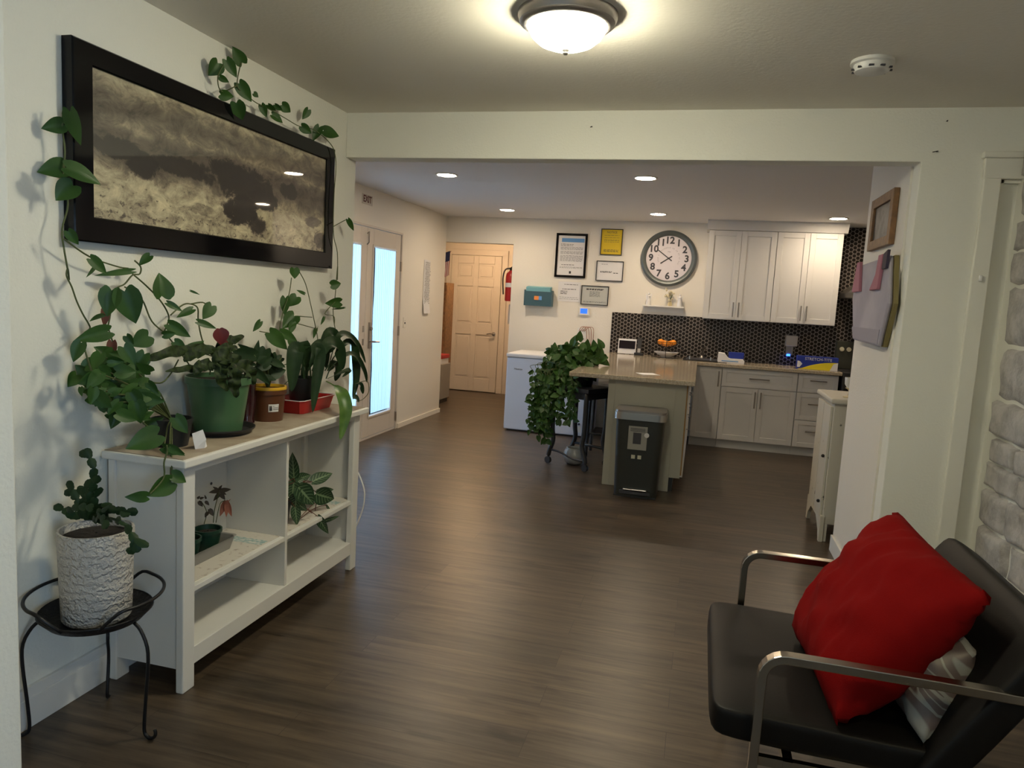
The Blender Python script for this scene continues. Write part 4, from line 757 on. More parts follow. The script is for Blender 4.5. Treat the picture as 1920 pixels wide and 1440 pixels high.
# brown pot
p = empty('potted_plant', 'brown glazed pot with yellow rim and a white price sticker, leafy plant', 'plant', (-1.86, 2.84, ZT))
c = (-1.845, 2.855, ZT)
pot('pot', p, c, .080, .066, .150, 'bpot', rim=(.005, .030))
MB().lathe([(.0808, .140), (.082, .146), (.080, .153), (.073, .153), (.072, .140)], c, 40, close=False).build('rim', 'yel', p, smooth=2)
rows = []
for j in (0, 1):
    rows.append([(c[0]+(.0705+j*.003)*math.cos(a), c[1]+(.0705+j*.003)*math.sin(a), ZT+.045+j*.034) for a in [-.95+.08*k for k in range(9)]])
st = MB().sheet(rows).build('sticker', 'paper', p, solid=.001, fix=False)
mb = MB()
for k in range(4):
    a = -.88+k*.04; mb.obox((c[0]+.0730*math.cos(a), c[1]+.0730*math.sin(a), ZT+.062), (.0006, 0, 0), (0, .0012*(1+k % 2), 0), (0, 0, .011))
for k in range(3): mb.obox((c[0]+.0722*math.cos(-.50), c[1]+.0722*math.sin(-.50), ZT+.056+k*.007), (.0006, 0, 0), (.006, .011, 0), (0, 0, .001))
mb.build('print', 'ink', st)
foliage(p, D['brownplant'], 'leafd', 4)
vines(p, petioles(D['brownplant'], (c[0], c[1], ZT+.13), 3, .7), .003)
# red tray with peace lily
p = empty('peace_lily', 'dark green peace lily with long drooping leaves in a black pot', 'plant', (-1.86, 3.20, ZT))
c = (-1.875, 3.20, ZT+.008)
pot('pot', p, c, .072, .056, .15, 'dkpot')
mb = MB()
for d in D['lily'][:11]+D['lily'][12:]: add_strap(mb, d['p'], d['w']*.62)
mb.build('leaves', 'leafd', p, smooth=True, fix=False)
add_strap(MB(), D['lily'][11]['p'], D['lily'][11]['w']).build('hanging_leaf', 'leafl', p, smooth=True, fix=False, label='bright green leaf hanging over the shelf edge')
vines(p, D['vL'], .002)
rt_ = empty('red_tray', 'low red metal tray under the peace lily pot', 'tray', (-1.87, 3.19, ZT))
pts = [(-1.965, 3.03), (-1.79, 3.03), (-1.775, 3.05), (-1.775, 3.33), (-1.79, 3.35), (-1.965, 3.35)]
mb = MB(); cx, cy = -1.875, 3.19
def ring(s_, z): return [(cx+(a-cx)*s_, cy+(b_-cy)*s_, z) for a, b_ in pts+pts[:1]]
mb.sheet([ring(.02, ZT+.002), ring(.86, ZT+.002), ring(1.0, ZT+.062), ring(1.03, ZT+.064), ring(1.03, ZT+.060), ring(.995, ZT+.058), ring(.88, ZT+.001)]).build('tray', 'red', rt_, bevel=0)
MB().sheet([ring(1.0, ZT+.064), ring(1.04, ZT+.066)]).build('rim', 'paper', rt_, solid=.003, fix=False)
# philodendron / second pothos trailing over the picture
p = empty('heartleaf_vine', 'heart-leaf vine in a small pot behind the peace lily, trained over the picture frame', 'plant', (-1.93, 3.06, ZT))
pot('pot', p, (-1.925, 2.985, ZT), .040, .030, .09, 'dkpot')
foliage(p, D['philo'], 'leaf', 6, heart=.8)
vines(p, D['vTop']+D['vB']+[[(-1.925, 2.985, ZT+.07), (-1.92, 2.99, 1.05), D['vB'][0][-1]], [(-1.925, 2.985, ZT+.07), D['vTop'][0][-1]]], .0022)
# little folded paper card
pc = empty('paper_card', 'small folded white paper standing on the shelf top in front of the green pot', 'paper', (-1.70, 2.22, ZT))
MB().sheet([[(-1.715, 2.205, ZT), (-1.70, 2.235, ZT), (-1.71, 2.262, ZT)], [(-1.722, 2.203, ZT+.03), (-1.693, 2.235, ZT+.033), (-1.718, 2.262, ZT+.03)], [(-1.73, 2.207, ZT+.055), (-1.705, 2.232, ZT+.068), (-1.72, 2.25, ZT+.052)]]).build('sheet', 'paper', pc, solid=.0015, fix=False)
# cubby plants
tr = empty('plastic_tray', 'translucent grey rectangular tray under the two small pots in the left cubby', 'tray', (-1.86, 2.44, .374))
cx, cy = -1.845, 2.40
def rr(sx, sy, z, r_=.02):
    o = []
    for k in range(24):
        a = 2*PI*k/24; qx, qy = math.cos(a), math.sin(a)
        o.append((cx+math.copysign(sx-r_, qx)+qx*r_, cy+math.copysign(sy-r_, qy)+qy*r_, z))
    return o+o[:1]
MB().sheet([rr(.02, .02, .3745), rr(.060, .125, .3745), rr(.072, .138, .425), rr(.077, .143, .427), rr(.069, .135, .425), rr(.058, .122, .379), rr(.02, .02, .379)]).build('tray', mat('smoky_plastic', (.26, .25, .23), .3), tr, smooth=2)
for i, yy in enumerate((2.330, 2.455)):
    p = empty('potted_begonia', ['small green pot with dark begonia leaves, nearer the shelf leg in the left cubby', 'small green pot with star-shaped bronze leaves and faded flowers in the left cubby'][i], 'plant', (-1.85, yy, .38), 'small pots in the left cubby')
    pot('pot', p, (-1.85, yy, .380), .056, .040, .088, mat('green_plastic', (.012, .045, .028), .35), rim=(.004, .014))
    sel = [l for l in D['begonia'] if (l[1] > 2.44) == (i == 1)]
    if sel: foliage(p, sel, 'leafb', 5+i, heart=.4)
    if i: foliage(p, D['begred'], 'petal', 8, 'flowers', heart=.4); vines(p, [D['vBeg'][0], D['vBeg'][2]], .0016)
    else: vines(p, [D['vBeg'][1]], .0016)
p = empty('prayer_plant', 'prayer plant with pale-veined oval leaves in the right cubby', 'plant', (-1.80, 2.87, .374))
pot('pot', p, (-1.79, 2.865, .3745), .060, .045, .11, 'dkpot')
foliage(p, D['prayer'], 'prayer', 9, heart=.5, tilt=.3)
vines(p, D['vP']+petioles(D['prayer'], (-1.79, 2.865, .47), 5, .8), .0018, 'brown')
# cable behind the unit
cb_ = MB().tube(smooth_path([(-1.97, 3.47, .60), (-1.85, 3.47, .59), (-1.72, 3.47, .52), (-1.665, 3.47, .43), (-1.652, 3.47, .36), (-1.668, 3.47, .27), (-1.72, 3.47, .15), (-1.80, 3.47, .05), (-1.90, 3.47, .006)]), .004).build('power_cord', 'white', smooth=True)
tag(cb_, 'thin white power cord looping out beside the far end of the shelf unit', 'cord')

# ------------------------------------------------------------------ plant stand, textured pot, cactus
cx, cy, zt = -1.79, 1.835, .392
ps = empty('plant_stand', 'black wrought metal plant stand with a round tray and scrolled feet', 'plant stand', (cx, cy, 0))
MB().lathe([(.01, -.028), (.09, -.028), (.135, -.022), (.158, .004), (.162, .006), (.160, 0), (.138, -.024), (.09, -.0295)], (cx, cy, zt), 48, close=False).build('tray', mat('pierced_iron', (.010, .010, .012), .5, .3, mottle=(70, (.035, .035, .04), .33, .40), bump=(70, 1, .004)), ps, smooth=True)
MB().lathe([(.162, .002), (.165, .005), (.162, .008), (.159, .005), (.162, .002)], (cx, cy, zt), 48, close=False).build('rim', 'blackm', ps, smooth=True)
def arc(a0, a1, r_, z0_, z1_, n=14):
    return [(cx+r_*math.cos(a0+(a1-a0)*k/n), cy+r_*math.sin(a0+(a1-a0)*k/n), z0_+(z1_-z0_)*math.sin(PI*k/n)) for k in range(n+1)]
for a0 in (-.75, 2.25):
    MB().tube(smooth_path([(cx+.156*math.cos(a0), cy+.156*math.sin(a0), zt-.004), (cx+.178*math.cos(a0+.12), cy+.178*math.sin(a0+.12), zt+.028)]+[(cx+.195*math.cos(a0+.3+2.0*k/8), cy+.195*math.sin(a0+.3+2.0*k/8), zt+.058) for k in range(9)]+[(cx+.178*math.cos(a0+2.48), cy+.178*math.sin(a0+2.48), zt+.028), (cx+.156*math.cos(a0+2.6), cy+.156*math.sin(a0+2.6), zt-.004)], per=3), .0055, 8).build('handle_loop', 'blackm', ps, smooth=True)
for a in (-.05, 2.13, 3.80):
    d = Vector((math.cos(a), math.sin(a), 0)); C0 = Vector((cx, cy, 0))
    pts = [C0+d*.150+Vector((0, 0, zt-.015)), C0+d*.175+Vector((0, 0, zt-.035)), C0+d*.200+Vector((0, 0, zt-.085)), C0+d*.203+Vector((0, 0, .24)), C0+d*.193+Vector((0, 0, .12)), C0+d*.188+Vector((0, 0, .045))]
    pts += [C0+d*(.188+.022*(1-math.cos(t)))+Vector((0, 0, .0275+.0-.022*math.sin(t))) for t in (.4, .9, 1.4, 1.9, 2.5, 3.1, 3.7)]
    if a > 2 and a < 3: pts = pts[:2]+[C0+d*.165+Vector((0, 0, .30))]+[C0+d*(.15+.012*math.sin(k))+Vector((0, 0, .22-k*.04)) for k in range(6)]+[C0+d*.165+Vector((0, 0, .008))]
    if a > 4: pass
    MB().tube(smooth_path(pts, per=3), .0055, 8).build('leg', 'blackm', ps, smooth=True)
p = empty('christmas_cactus', 'christmas cactus in a white textured ceramic pot on the black plant stand', 'plant', (cx, cy, zt))
m_pot = bpy.data.materials.new('scalloped_ceramic'); m_pot.use_nodes = True; nt = m_pot.node_tree; b = nt.nodes['Principled BSDF']
b.inputs['Base Color'].default_value = (.50, .47, .43, 1); b.inputs['Roughness'].default_value = .32
tc = N(nt, 'ShaderNodeTexCoord'); wv = N(nt, 'ShaderNodeTexWave', wave_type='BANDS', bands_direction='Z'); wv.inputs['Scale'].default_value = 11; wv.inputs['Distortion'].default_value = 7; wv.inputs['Detail'].default_value = 3; wv.inputs['Detail Scale'].default_value = 5.5
bp = N(nt, 'ShaderNodeBump'); bp.inputs['Strength'].default_value = .8; bp.inputs['Distance'].default_value = .006
nt.links.new(tc.outputs['Object'], wv.inputs['Vector']); nt.links.new(wv.outputs['Fac'], bp.inputs['Height']); nt.links.new(bp.outputs[0], b.inputs['Normal'])
px_, py_ = cx-.003, cy+.005
MB().lathe([(.02, -.024), (.094, -.024), (.100, -.016), (.104, .10), (.107, .20), (.109, .262), (.107, .268), (.101, .268), (.099, .24)], (px_, py_, zt), 56, close=False).build('pot', m_pot, p, smooth=2)
MB().lathe([(.100, .243), (.06, .250), (.004, .252)], (px_, py_, zt), 24, close=False).build('soil', 'soil', p, smooth=True)
mb = MB()
for seg in D['cactus']:
    P_ = smooth_path(seg, per=2)
    # flattened jointed pads along each branch
    tot = [0]
    for i in range(1, len(P_)): tot.append(tot[-1]+(Vector(P_[i])-Vector(P_[i-1])).length)
    npad = max(1, round(tot[-1]/.034)); 
    def at_len(s_):
        for i in range(1, len(P_)):
            if tot[i] >= s_: 
                f_ = (s_-tot[i-1])/max(1e-6, tot[i]-tot[i-1]); return Vector(P_[i-1]).lerp(Vector(P_[i]), f_)
        return Vector(P_[-1])
    for k in range(npad):
        B_, T_ = at_len(tot[-1]*k/npad), at_len(tot[-1]*(k+1)/npad)
        t = (T_-B_).normalized(); nr = (VIEW-B_).normalized()+Vector((rng.uniform(-.5, .5), rng.uniform(-.5, .5), rng.uniform(-.3, .3))); sd = t.cross(nr).normalized(); up = sd.cross(t)
        ln = (T_-B_).length; W_ = [.25, .75, .85, 1.05, 1.0, .95, .35]
        for s_ in (1, -1):
            rows = []
            for i, w_ in enumerate(W_): rows.append([B_+t*(ln*(i/6)*1.04)+sd*(a*w_*.0125)+up*(s_*.0032*(1-abs(a))) for a in (-1, -.5, 0, .5, 1)])
            mb.sheet(rows)
mb.build('pads', 'leafd', p, smooth=True, fix=False)

# ------------------------------------------------------------------ armchair
ch = empty('armchair', 'black leather low armchair with flat chrome arms against the stone wall', 'chair', (.5, 2.2, 0))
def cushion(name, c, ax, ay, az, lab=None, pw=.16):
    mb = MB(); n = 10; c, ax, ay, az = map(Vector, (c, ax, ay, az))
    bmesh.ops.create_cube(mb.bm, size=2); bmesh.ops.subdivide_edges(mb.bm, edges=mb.bm.edges[:], cuts=9, use_grid_fill=True)
    LX, LY, LZ = ax.length, ay.length, az.length; rad = LZ*.55
    for v in mb.bm.verts:
        p_ = Vector((v.co.x*LX, v.co.y*LY, v.co.z*LZ)); inner = Vector((max(-LX+rad, min(LX-rad, p_.x)), max(-LY+rad, min(LY-rad, p_.y)), max(-LZ+rad, min(LZ-rad, p_.z))))
        d = p_-inner
        if d.length > 1e-6: p_ = inner+d.normalized()*min(d.length, rad)
        cr_ = .006*noise.noise(Vector((p_.x*6, p_.y*6, p_.z*3)))
        p_.z *= 1+cr_/LZ*.5
        v.co = c+ax.normalized()*p_.x+ay.normalized()*p_.y+az.normalized()*p_.z
    return mb.build(name, 'leather', ch, smooth=True, sub=1)
cushion('seat', (.395, 2.21, .395), (.29, 0, -.008), (0, .365, 0), (.001, 0, .047))
bt = Vector((.125, 0, .20)); bn = Vector((-.20, 0, .125)).normalized()
cushion('backrest', Vector((.728, 2.20, .540)), bt*1.10, (0, .385, 0), -bn*.047)
def flatbar(pts, w, th):
    mb = MB(); P_ = [Vector(p_) for p_ in pts]; prev = None
    for i, p_ in enumerate(P_):
        t = (P_[min(i+1, len(P_)-1)]-P_[max(i-1, 0)]).normalized(); s_ = Vector((0, 1, 0)); u_ = s_.cross(t).normalized()
        rg = [mb.bm.verts.new(p_+s_*a*w+u_*b_*th) for a, b_ in ((-1, -1), (1, -1), (1, 1), (-1, 1))]
        if prev:
            for k in range(4): mb.bm.faces.new((prev[k], prev[(k+1) % 4], rg[(k+1) % 4], rg[k]))
        else: mb.bm.faces.new(rg)
        prev = rg
    mb.bm.faces.new(prev); return mb
for yy in (1.822, 2.608):
    pts = [(.215, yy, .0), (.215, yy, .30), (.217, yy, .56)]+[(.217+.055*(1-math.cos(a)), yy, .56+.055*math.sin(a)) for a in (.26, .52, .78, 1.05, 1.31, 1.57)]+[(.60, yy, .614), (.95, yy, .608)]
    pts += [(.97+.02*math.sin(a), yy, .588+.02*math.cos(a)) for a in (.5, 1.0, 1.5)]+[(.992, yy, .3), (.992, yy, 0)]
    flatbar(pts, .016, .011).build('arm_frame', 'chrome', ch, bevel=.002)
for xx in (.30, .62): MB().box(xx-.012, xx+.012, 1.83, 2.60, .318, .342).build('cross_rail', 'chrome', ch)
flatbar([(.215, 1.84, .33), (.99, 1.84, .33)], .008, .012).build('side_rail', 'chrome', ch); flatbar([(.215, 2.59, .33), (.99, 2.59, .33)], .008, .012).build('side_rail', 'chrome', ch)
def pillow(name, label, A_, B_, C_, D_, thick, m, seed, ruffle=0):
    # A bottom near, B bottom far, C top far, D top near
    A_, B_, C_, D_ = map(Vector, (A_, B_, C_, D_)); n = 28
    root = empty(name, label, 'pillow', (A_+B_)/2)
    nr = (B_-A_).cross(D_-A_).normalized(); out = []
    mb = MB()
    for s_ in (1, -1):
        rows = []
        for i in range(n+1):
            row = []
            for j in range(n+1):
                u_, v_ = j/n, i/n; U_, V_ = 2*u_-1, 2*v_-1
                # edges bow inwards, corners stay
                pu = U_*(1-.05*(1-V_*V_)*abs(U_)**3); pv = V_*(1-.05*(1-U_*U_)*abs(V_)**3); rd = .02*(abs(U_*V_))**10; pu *= 1-rd; pv *= 1-rd
                a, b_ = (pu+1)/2, (pv+1)/2
                p_ = (A_*(1-a)+B_*a)*(1-b_)+(D_*(1-a)+C_*a)*b_
                h = max(0, (1-abs(U_)**2.6)*(1-abs(V_)**2.6))**.58*thick
                wr = noise.noise(Vector((u_*5, v_*5, seed)))*.020+noise.noise(Vector((u_*12, v_*7, seed+4)))*.019
                edge = 1-min(1, h/thick*1.5)
                p_ = p_+nr*s_*(h+wr*(1-edge))+nr*ruffle*edge*noise.noise(Vector((u_*16, v_*16, seed)))*.03
                row.append(p_)
            rows.append(row)
        mb.sheet(rows)
    bmesh.ops.remove_doubles(mb.bm, verts=mb.bm.verts, dist=.0006)
    return root, mb.build('cover', m, root, smooth=True, fix=True)
pillow('throw_pillow', 'large plush red throw pillow leaning on the armchair back', (.405, 1.85, .443), (.36, 2.36, .455), (.665, 2.54, .842), (.738, 1.935, .80), .125, 'redf', 2, 1)
pillow('throw_pillow', 'grey pillow with pale leaf pattern, squeezed behind the red pillow', (.60, 1.85, .440), (.57, 2.28, .445), (.69, 2.30, .70), (.722, 1.945, .655), .085, 'pattern', 5, .2)

# ------------------------------------------------------------------ header and right wall small things
for i, (x, z, y, lb) in enumerate(((-.62, 2.34, YH, 'small dark screw hook in the beam above the opening'), (1.00, 2.36, YH, 'small dark nail high on the wall at the right, near the ceiling'), (.975, 2.225, YH, 'bent dark nail just above the right end of the opening'))):
    t = MB().tube([(x, y, z), (x+.002, y-.012, z+.001), (x-.006*(i == 0)-.02*(i == 2), y-.014, z-.004)], .0022, 6).build('wall_nail', 'blackm', smooth=True); tag(t, lb, 'nail', 'nails left in the wall')
t = empty('door_button', 'tiny white button fixed to the door casing', 'button', (1.21, YH-.022, 1.66))
MB().box(1.203, 1.217, YH-.034, YH-.0221, 1.647, 1.675).build('body', 'paper', t, bevel=.003)

wf = empty('framed_photo', 'small wooden frame with dark picture on the pier side wall', 'picture', (.905, 4.33, 1.97))
x1 = .904; y0, y1, z0, z1 = 4.08, 4.58, 1.83, 2.11
MB().box(x1-.028, x1, y0, y0+.06, z0, z1).box(x1-.028, x1, y1-.06, y1, z0, z1).box(x1-.028, x1, y0+.06, y1-.06, z0, z0+.05).box(x1-.028, x1, y0+.06, y1-.06, z1-.05, z1).build('frame', 'wood', wf, bevel=.003)
box('picture', mat('dark_photo', (.05, .05, .055), .35, mottle=(20, (.13, .13, .14), .4, .6)), x1-.014, x1, y0+.06, y1-.06, z0+.05, z1-.05, wf)
hb = empty('wall_hanging', 'tall lavender hexagon wall hanging with pink cloth clips on the pier side wall', 'wall hanging', (.905, 4.32, 1.54))
hexp = [(3.935, 1.765), (4.70, 1.755), (4.75, 1.56), (4.60, 1.325), (3.96, 1.315), (3.85, 1.53)]
MB().prism(hexp, x1-.022, x1-.002, 'x').build('backing', 'olive', hb, bevel=.002)
hx2 = [(cxy[0]*.985+4.3*.015+.012, cxy[1]) for cxy in hexp]
MB().prism(hx2, x1-.045, x1-.022, 'x').build('panel', 'lav', hb, bevel=.012)
MB().prism([(3.97, 1.40), (4.655, 1.40), (4.60, 1.335), (3.985, 1.328)], x1-.048, x1-.044, 'x').build('pocket', mat('lavender_pocket', (.34, .31, .36), .8), hb)
MB().prism([(4.02, 1.775), (4.10, 1.775), (4.13, 1.68), (4.24, 1.60), (4.06, 1.60)], x1-.062, x1-.045, 'x').build('cloth_clip', 'pink', hb, bevel=.004)
MB().prism([(4.56, 1.77), (4.63, 1.77), (4.70, 1.60), (4.50, 1.60)], x1-.062, x1-.045, 'x').build('cloth_clip', 'pink', hb, bevel=.004)
MB().prism([(3.93, 1.79), (4.01, 1.775), (4.02, 1.70), (3.94, 1.70)], x1-.058, x1-.045, 'x').build('tab', mat('plum_tab', (.03, .02, .045), .7), hb)

# distressed white cabinet behind the pier
cbn = empty('side_cabinet', 'narrow distressed white cabinet standing behind the pier', 'cabinet', (1.08, 5.22, 0))
MB().box(.862, 1.35, 4.965, 5.50, .115, .905).build('body', 'distress', cbn, bevel=.006)
MB().box(.835, 1.38, 4.93, 5.53, .905, .937).build('top', 'distress', cbn, bevel=.010)
MB().prism([(4.95, .0), (4.99, 0), (5.02, .06), (5.14, .13), (5.36, .13), (5.47, .06), (5.50, 0), (5.54, 0), (5.54, .17), (4.95, .17)][:], .848, .872, 'x').build('apron', 'distress', cbn)
for x, y in ((1.32, 4.97), (1.32, 5.47), (.865, 4.968)): MB().box(x, x+.03, y, y+.03, 0, .12).build('leg', 'distress', cbn)
MB().box(.845, .862, 4.985, 5.235, .16, .88).build('door', 'distress', cbn, bevel=.004)
MB().box(.845, .862, 5.245, 5.485, .16, .88).build('door', 'distress', cbn, bevel=.004)
for z in (.25, .55): MB().sphere((.836, 5.03, z), .011).build('hinge_knob', 'blackm', cbn, smooth=True)
gd = empty('candle_holder', 'small glass and gold candle holder on the distressed cabinet', 'candle holder', (.965, 5.06, .937))
MB().lathe([(.038, 0), (.040, .006), (.012, .014), (.008, .035), (.012, .05), (.03, .062)], (.965, 5.08, .938), 24).build('stem', 'holder', gd, smooth=2)
MB().lathe([(.02, .062), (.035, .085), (.038, .13), (.036, .13), (.033, .085), (.004, .066)], (.965, 5.08, .938), 24).build('cup', 'white', gd, smooth=2)

# ------------------------------------------------------------------ kitchen: cabinets
def shaker(name, x0, x1, y, z0, z1, parent, m='cab', fr=.055, th=.02):
    """framed panel front; y is the front face, body behind it"""
    mb = MB().box(x0, x0+fr, y, y+th, z0, z1).box(x1-fr, x1, y, y+th, z0, z1).box(x0+fr, x1-fr, y, y+th, z0, z0+fr).box(x0+fr, x1-fr, y, y+th, z1-fr, z1).box(x0+fr-.002, x1-fr+.002, y+.009, y+th-.002, z0+fr-.002, z1-fr+.002)
    return mb.build(name, m, parent, bevel=.0015)
def vpull(parent, x, y, z0, z1):
    return MB().tube([(x, y, z0+.015), (x, y-.028, z0+.015)], .004).tube([(x, y, z1-.015), (x, y-.028, z1-.015)], .004).tube([(x, y-.028, z0), (x, y-.028, z1)], .006).build('handle', 'nickel', parent, smooth=2)
def hpull(parent, x0, x1, y, z):
    return MB().tube([(x0+.015, y, z), (x0+.015, y-.028, z)], .004).tube([(x1-.015, y, z), (x1-.015, y-.028, z)], .004).tube([(x0, y-.028, z), (x1, y-.028, z)], .006).build('handle', 'nickel', parent, smooth=2)
UY = 8.165
for i, (xa, xm, xb) in enumerate(((.005, .340, .697), (.699, 1.019, 1.338))):
    u = empty('upper_cabinet', ['white shaker upper cabinet pair nearer the clock', 'white shaker upper cabinet pair nearer the range hood'][i], 'cabinet', ((xa+xb)/2, 8.33, 1.355), 'white upper kitchen cabinets')
    box('body', 'cab', xa, xb, UY+.022, YB-.014, 1.355, 2.30, u)
    for j, (a, b_) in enumerate(((xa+.002, xm-.0015), (xm+.0015, xb-.002))):
        d = shaker('door', a, b_, UY, 1.36, 2.296, u)
        hx = xm-.028 if j == 0 else xm+.028
        vpull(d, hx, UY, 1.39, 1.545)
cm = MB().prism([(UY-.0, 2.30), (UY-.012, 2.30), (UY-.06, 2.385), (UY-.06, 2.40), (YB, 2.40), (YB, 2.30)], -.02, 1.37, 'x').build('trim_5', 'cab')
struct(cm)
# backsplash
bsp = struct(MB().box(-1.005, 2.55, YB-.012, YB, .90, 1.365).box(1.345, 2.55, YB-.012, YB, 1.365, 2.395).build('trim_6', 'hex'))
# base cabinets
BY = 7.925
b1 = empty('base_cabinet', 'white narrow base cabinet with tall door beside the peninsula', 'cabinet', (.12, 8.2, 0), 'white base kitchen cabinets')
box('body', 'cab', -.03, .252, BY+.021, YB-.015, .09, .865, b1); box('toe_kick', 'cab', -.03, .252, BY+.07, BY+.09, 0, .09, b1)
d = shaker('door', -.022, .25, BY, .10, .858, b1); vpull(d, .222, BY, .66, .82)
b2 = empty('base_cabinet', 'white base cabinet with one wide drawer above two doors', 'cabinet', (.63, 8.2, 0), 'white base kitchen cabinets')
box('body', 'cab', .254, 1.003, BY+.021, YB-.015, .09, .865, b2); box('toe_kick', 'cab', .254, 1.003, BY+.07, BY+.09, 0, .09, b2)
d = shaker('drawer', .258, 1.0, BY, .668, .858, b2, fr=.045); hpull(d, .53, .73, BY, .765)
d = shaker('door', .258, .627, BY, .10, .662, b2); vpull(d, .600, BY, .46, .63)
d = shaker('door', .631, 1.0, BY, .10, .662, b2); vpull(d, .658, BY, .46, .63)
b3 = empty('base_cabinet', 'white base cabinet with three drawers at the right end beside the range', 'cabinet', (1.2, 8.2, 0), 'white base kitchen cabinets')
box('body', 'cab', 1.005, 1.392, BY+.021, YB-.015, .09, .865, b3); box('toe_kick', 'cab', 1.005, 1.392, BY+.07, BY+.09, 0, .09, b3)
for z0, z1 in ((.10, .375), (.381, .662), (.668, .858)):
    d = shaker('drawer', 1.008, 1.388, BY, z0, z1, b3, fr=.045); hpull(d, 1.12, 1.28, BY, (z0+z1)/2+.03)
ct = MB().prism([(-1.005, YB-.014), (-1.005, 7.90), (-.985, 5.72), (-.005, 5.69), (-.005, 7.88), (1.412, 7.88), (1.412, YB-.014)], .866, .902, 'z')
t = ct.build('countertop', 'quartz', bevel=.004); tag(t, 'beige speckled stone countertop forming an L with the peninsula', 'countertop')
# peninsula
isl = empty('kitchen_peninsula', 'beige panelled kitchen peninsula under the stone countertop', 'cabinet', (-.36, 6.8, 0))
MB().box(-.675, -.62, 5.815, 7.88, 0, .865).build('back_panel', 'white', isl)
MB().box(-.62, -.15, 5.80, 5.825, 0, .865).box(-.15, -.065, 5.80, 5.825, .115, .865).box(-.675, -.62, 5.80, 5.815, 0, .865).build('end_panel', 'island', isl, bevel=.002)
box('body', 'cab', -.62, -.07, 5.825, 7.88, .115, .865, isl)
box('plinth', 'blackp', -.62, -.12, 5.83, 7.88, 0, .115, isl)
box('panel_edge', 'ply', -.0655, -.055, 5.803, 5.82, .14, .865, isl, label='raw plywood edge')
for k, (a, b_) in enumerate(((5.83, 6.50), (6.505, 7.18), (7.185, 7.86))):
    d = box('door', 'cab', -.068, -.046, a, b_, .12, .66, isl, .002); d2_ = box('drawer', 'cab', -.068, -.046, a, b_, .668, .858, isl, .002)
    MB().tube([(-.046, a+.05, .5), (-.02, a+.05, .5), (-.02, a+.05, .62), (-.046, a+.05, .62)], .005).build('handle', 'nickel', d, smooth=2)
    MB().tube([(-.046, a+.2, .76), (-.02, a+.2, .76), (-.02, a+.35, .76), (-.046, a+.35, .76)], .005).build('handle', 'nickel', d2_, smooth=2)
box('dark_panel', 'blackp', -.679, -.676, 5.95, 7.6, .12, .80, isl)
# step bin
bn_ = empty('trash_bin', 'dark grey step bin with steel lid band in front of the peninsula', 'bin', (-.385, 5.60, 0))
def rbox(x0, x1, y0, y1, z0, z1, r_, tp=0, n=6):
    mb = MB(); rows = []
    for z, t_ in ((z0, tp), (z1, 0)):
        o = []
        for (qx, qy, a0) in ((x1-r_-t_, y1-r_-t_*.5, 0), (x0+r_+t_, y1-r_-t_*.5, PI/2), (x0+r_+t_, y0+r_+t_, PI), (x1-r_-t_, y0+r_+t_, 1.5*PI)):
            for k in range(n+1): o.append((qx+r_*math.cos(a0+PI/2*k/n), qy+r_*math.sin(a0+PI/2*k/n), z))
        rows.append(o+o[:1])
    mb.sheet(rows); f0 = [mb.bm.verts.new(p_) for p_ in rows[0][:-1]]; f1 = [mb.bm.verts.new(p_) for p_ in rows[1][:-1]]
    mb.bm.faces.new(f0[::-1]); mb.bm.faces.new(f1); bmesh.ops.remove_doubles(mb.bm, verts=mb.bm.verts, dist=1e-5)
    return mb
rbox(-.565, -.205, 5.475, 5.785, .012, .60, .05, .018).build('body', 'binm', bn_, smooth=2)
rbox(-.58, -.19, 5.455, 5.79, .60, .652, .06, 0).build('rim_band', 'steel', bn_, smooth=2)
rbox(-.575, -.195, 5.462, 5.785, .652, .668, .06, 0).build('lid', 'bronze', bn_, smooth=2)
box('base', 'blackp', -.545, -.225, 5.495, 5.775, 0, .012, bn_)
MB().box(-.475, -.295, 5.46, 5.50, .060, .071).build('pedal', 'steel', bn_, bevel=.004)
MB().box(-.50, -.27, 5.4765, 5.50, .028, .052).build('pedal_slot', 'ink', bn_)
lb = MB().box(-.462, -.322, 5.468, 5.476, .375, .553).build('label_card', mat('label_grey', (.30, .29, .26), .5), bn_)
mb = MB().box(-.425, -.365, 5.466, 5.468, .42, .505)
for k in range(3): mb.box(-.448, -.338, 5.466, 5.468, .535-k*.010, .539-k*.010)
mb.build('print', 'ink', lb)
MB().lathe([(.018, 0), (.018, -.002)], (-.325, 5.466, .492), 20, 'y').build('round_sticker', 'paper', lb)
for x in (-.415, -.368): MB().box(x-.014, x+.014, 5.471, 5.474, .305, .333).build('sticker', mat('cream_sticker', (.55, .53, .40), .6), bn_)

# ------------------------------------------------------------------ freezer, cart, stool
fz = empty('chest_freezer', 'white chest freezer against the kitchen back wall by the hallway', 'freezer', (-1.57, 8.05, 0))
MB().box(-2.035, -1.09, 7.735, 8.36, .015, .815).build('body', 'frz', fz, bevel=.012)
MB().box(-2.04, -1.085, 7.715, 8.37, .818, .862).build('lid', 'paper', fz, bevel=.012)
MB().box(-2.0, -1.12, 7.76, 8.33, 0, .02).build('base', 'blackp', fz)
text_bm(MB(), 'Hisense', .030, face_y(-1.90, 7.733, .69), .0005).build('badge', 'ink', fz)
MB().lathe([(.012, 0), (.012, -.008)], (-1.19, 7.735, .145), 16, 'y').build('dial', 'ink', fz)
MB().box(-1.215, -1.165, 7.7335, 7.7355, .055, .125).build('drain_cover', 'white', fz)

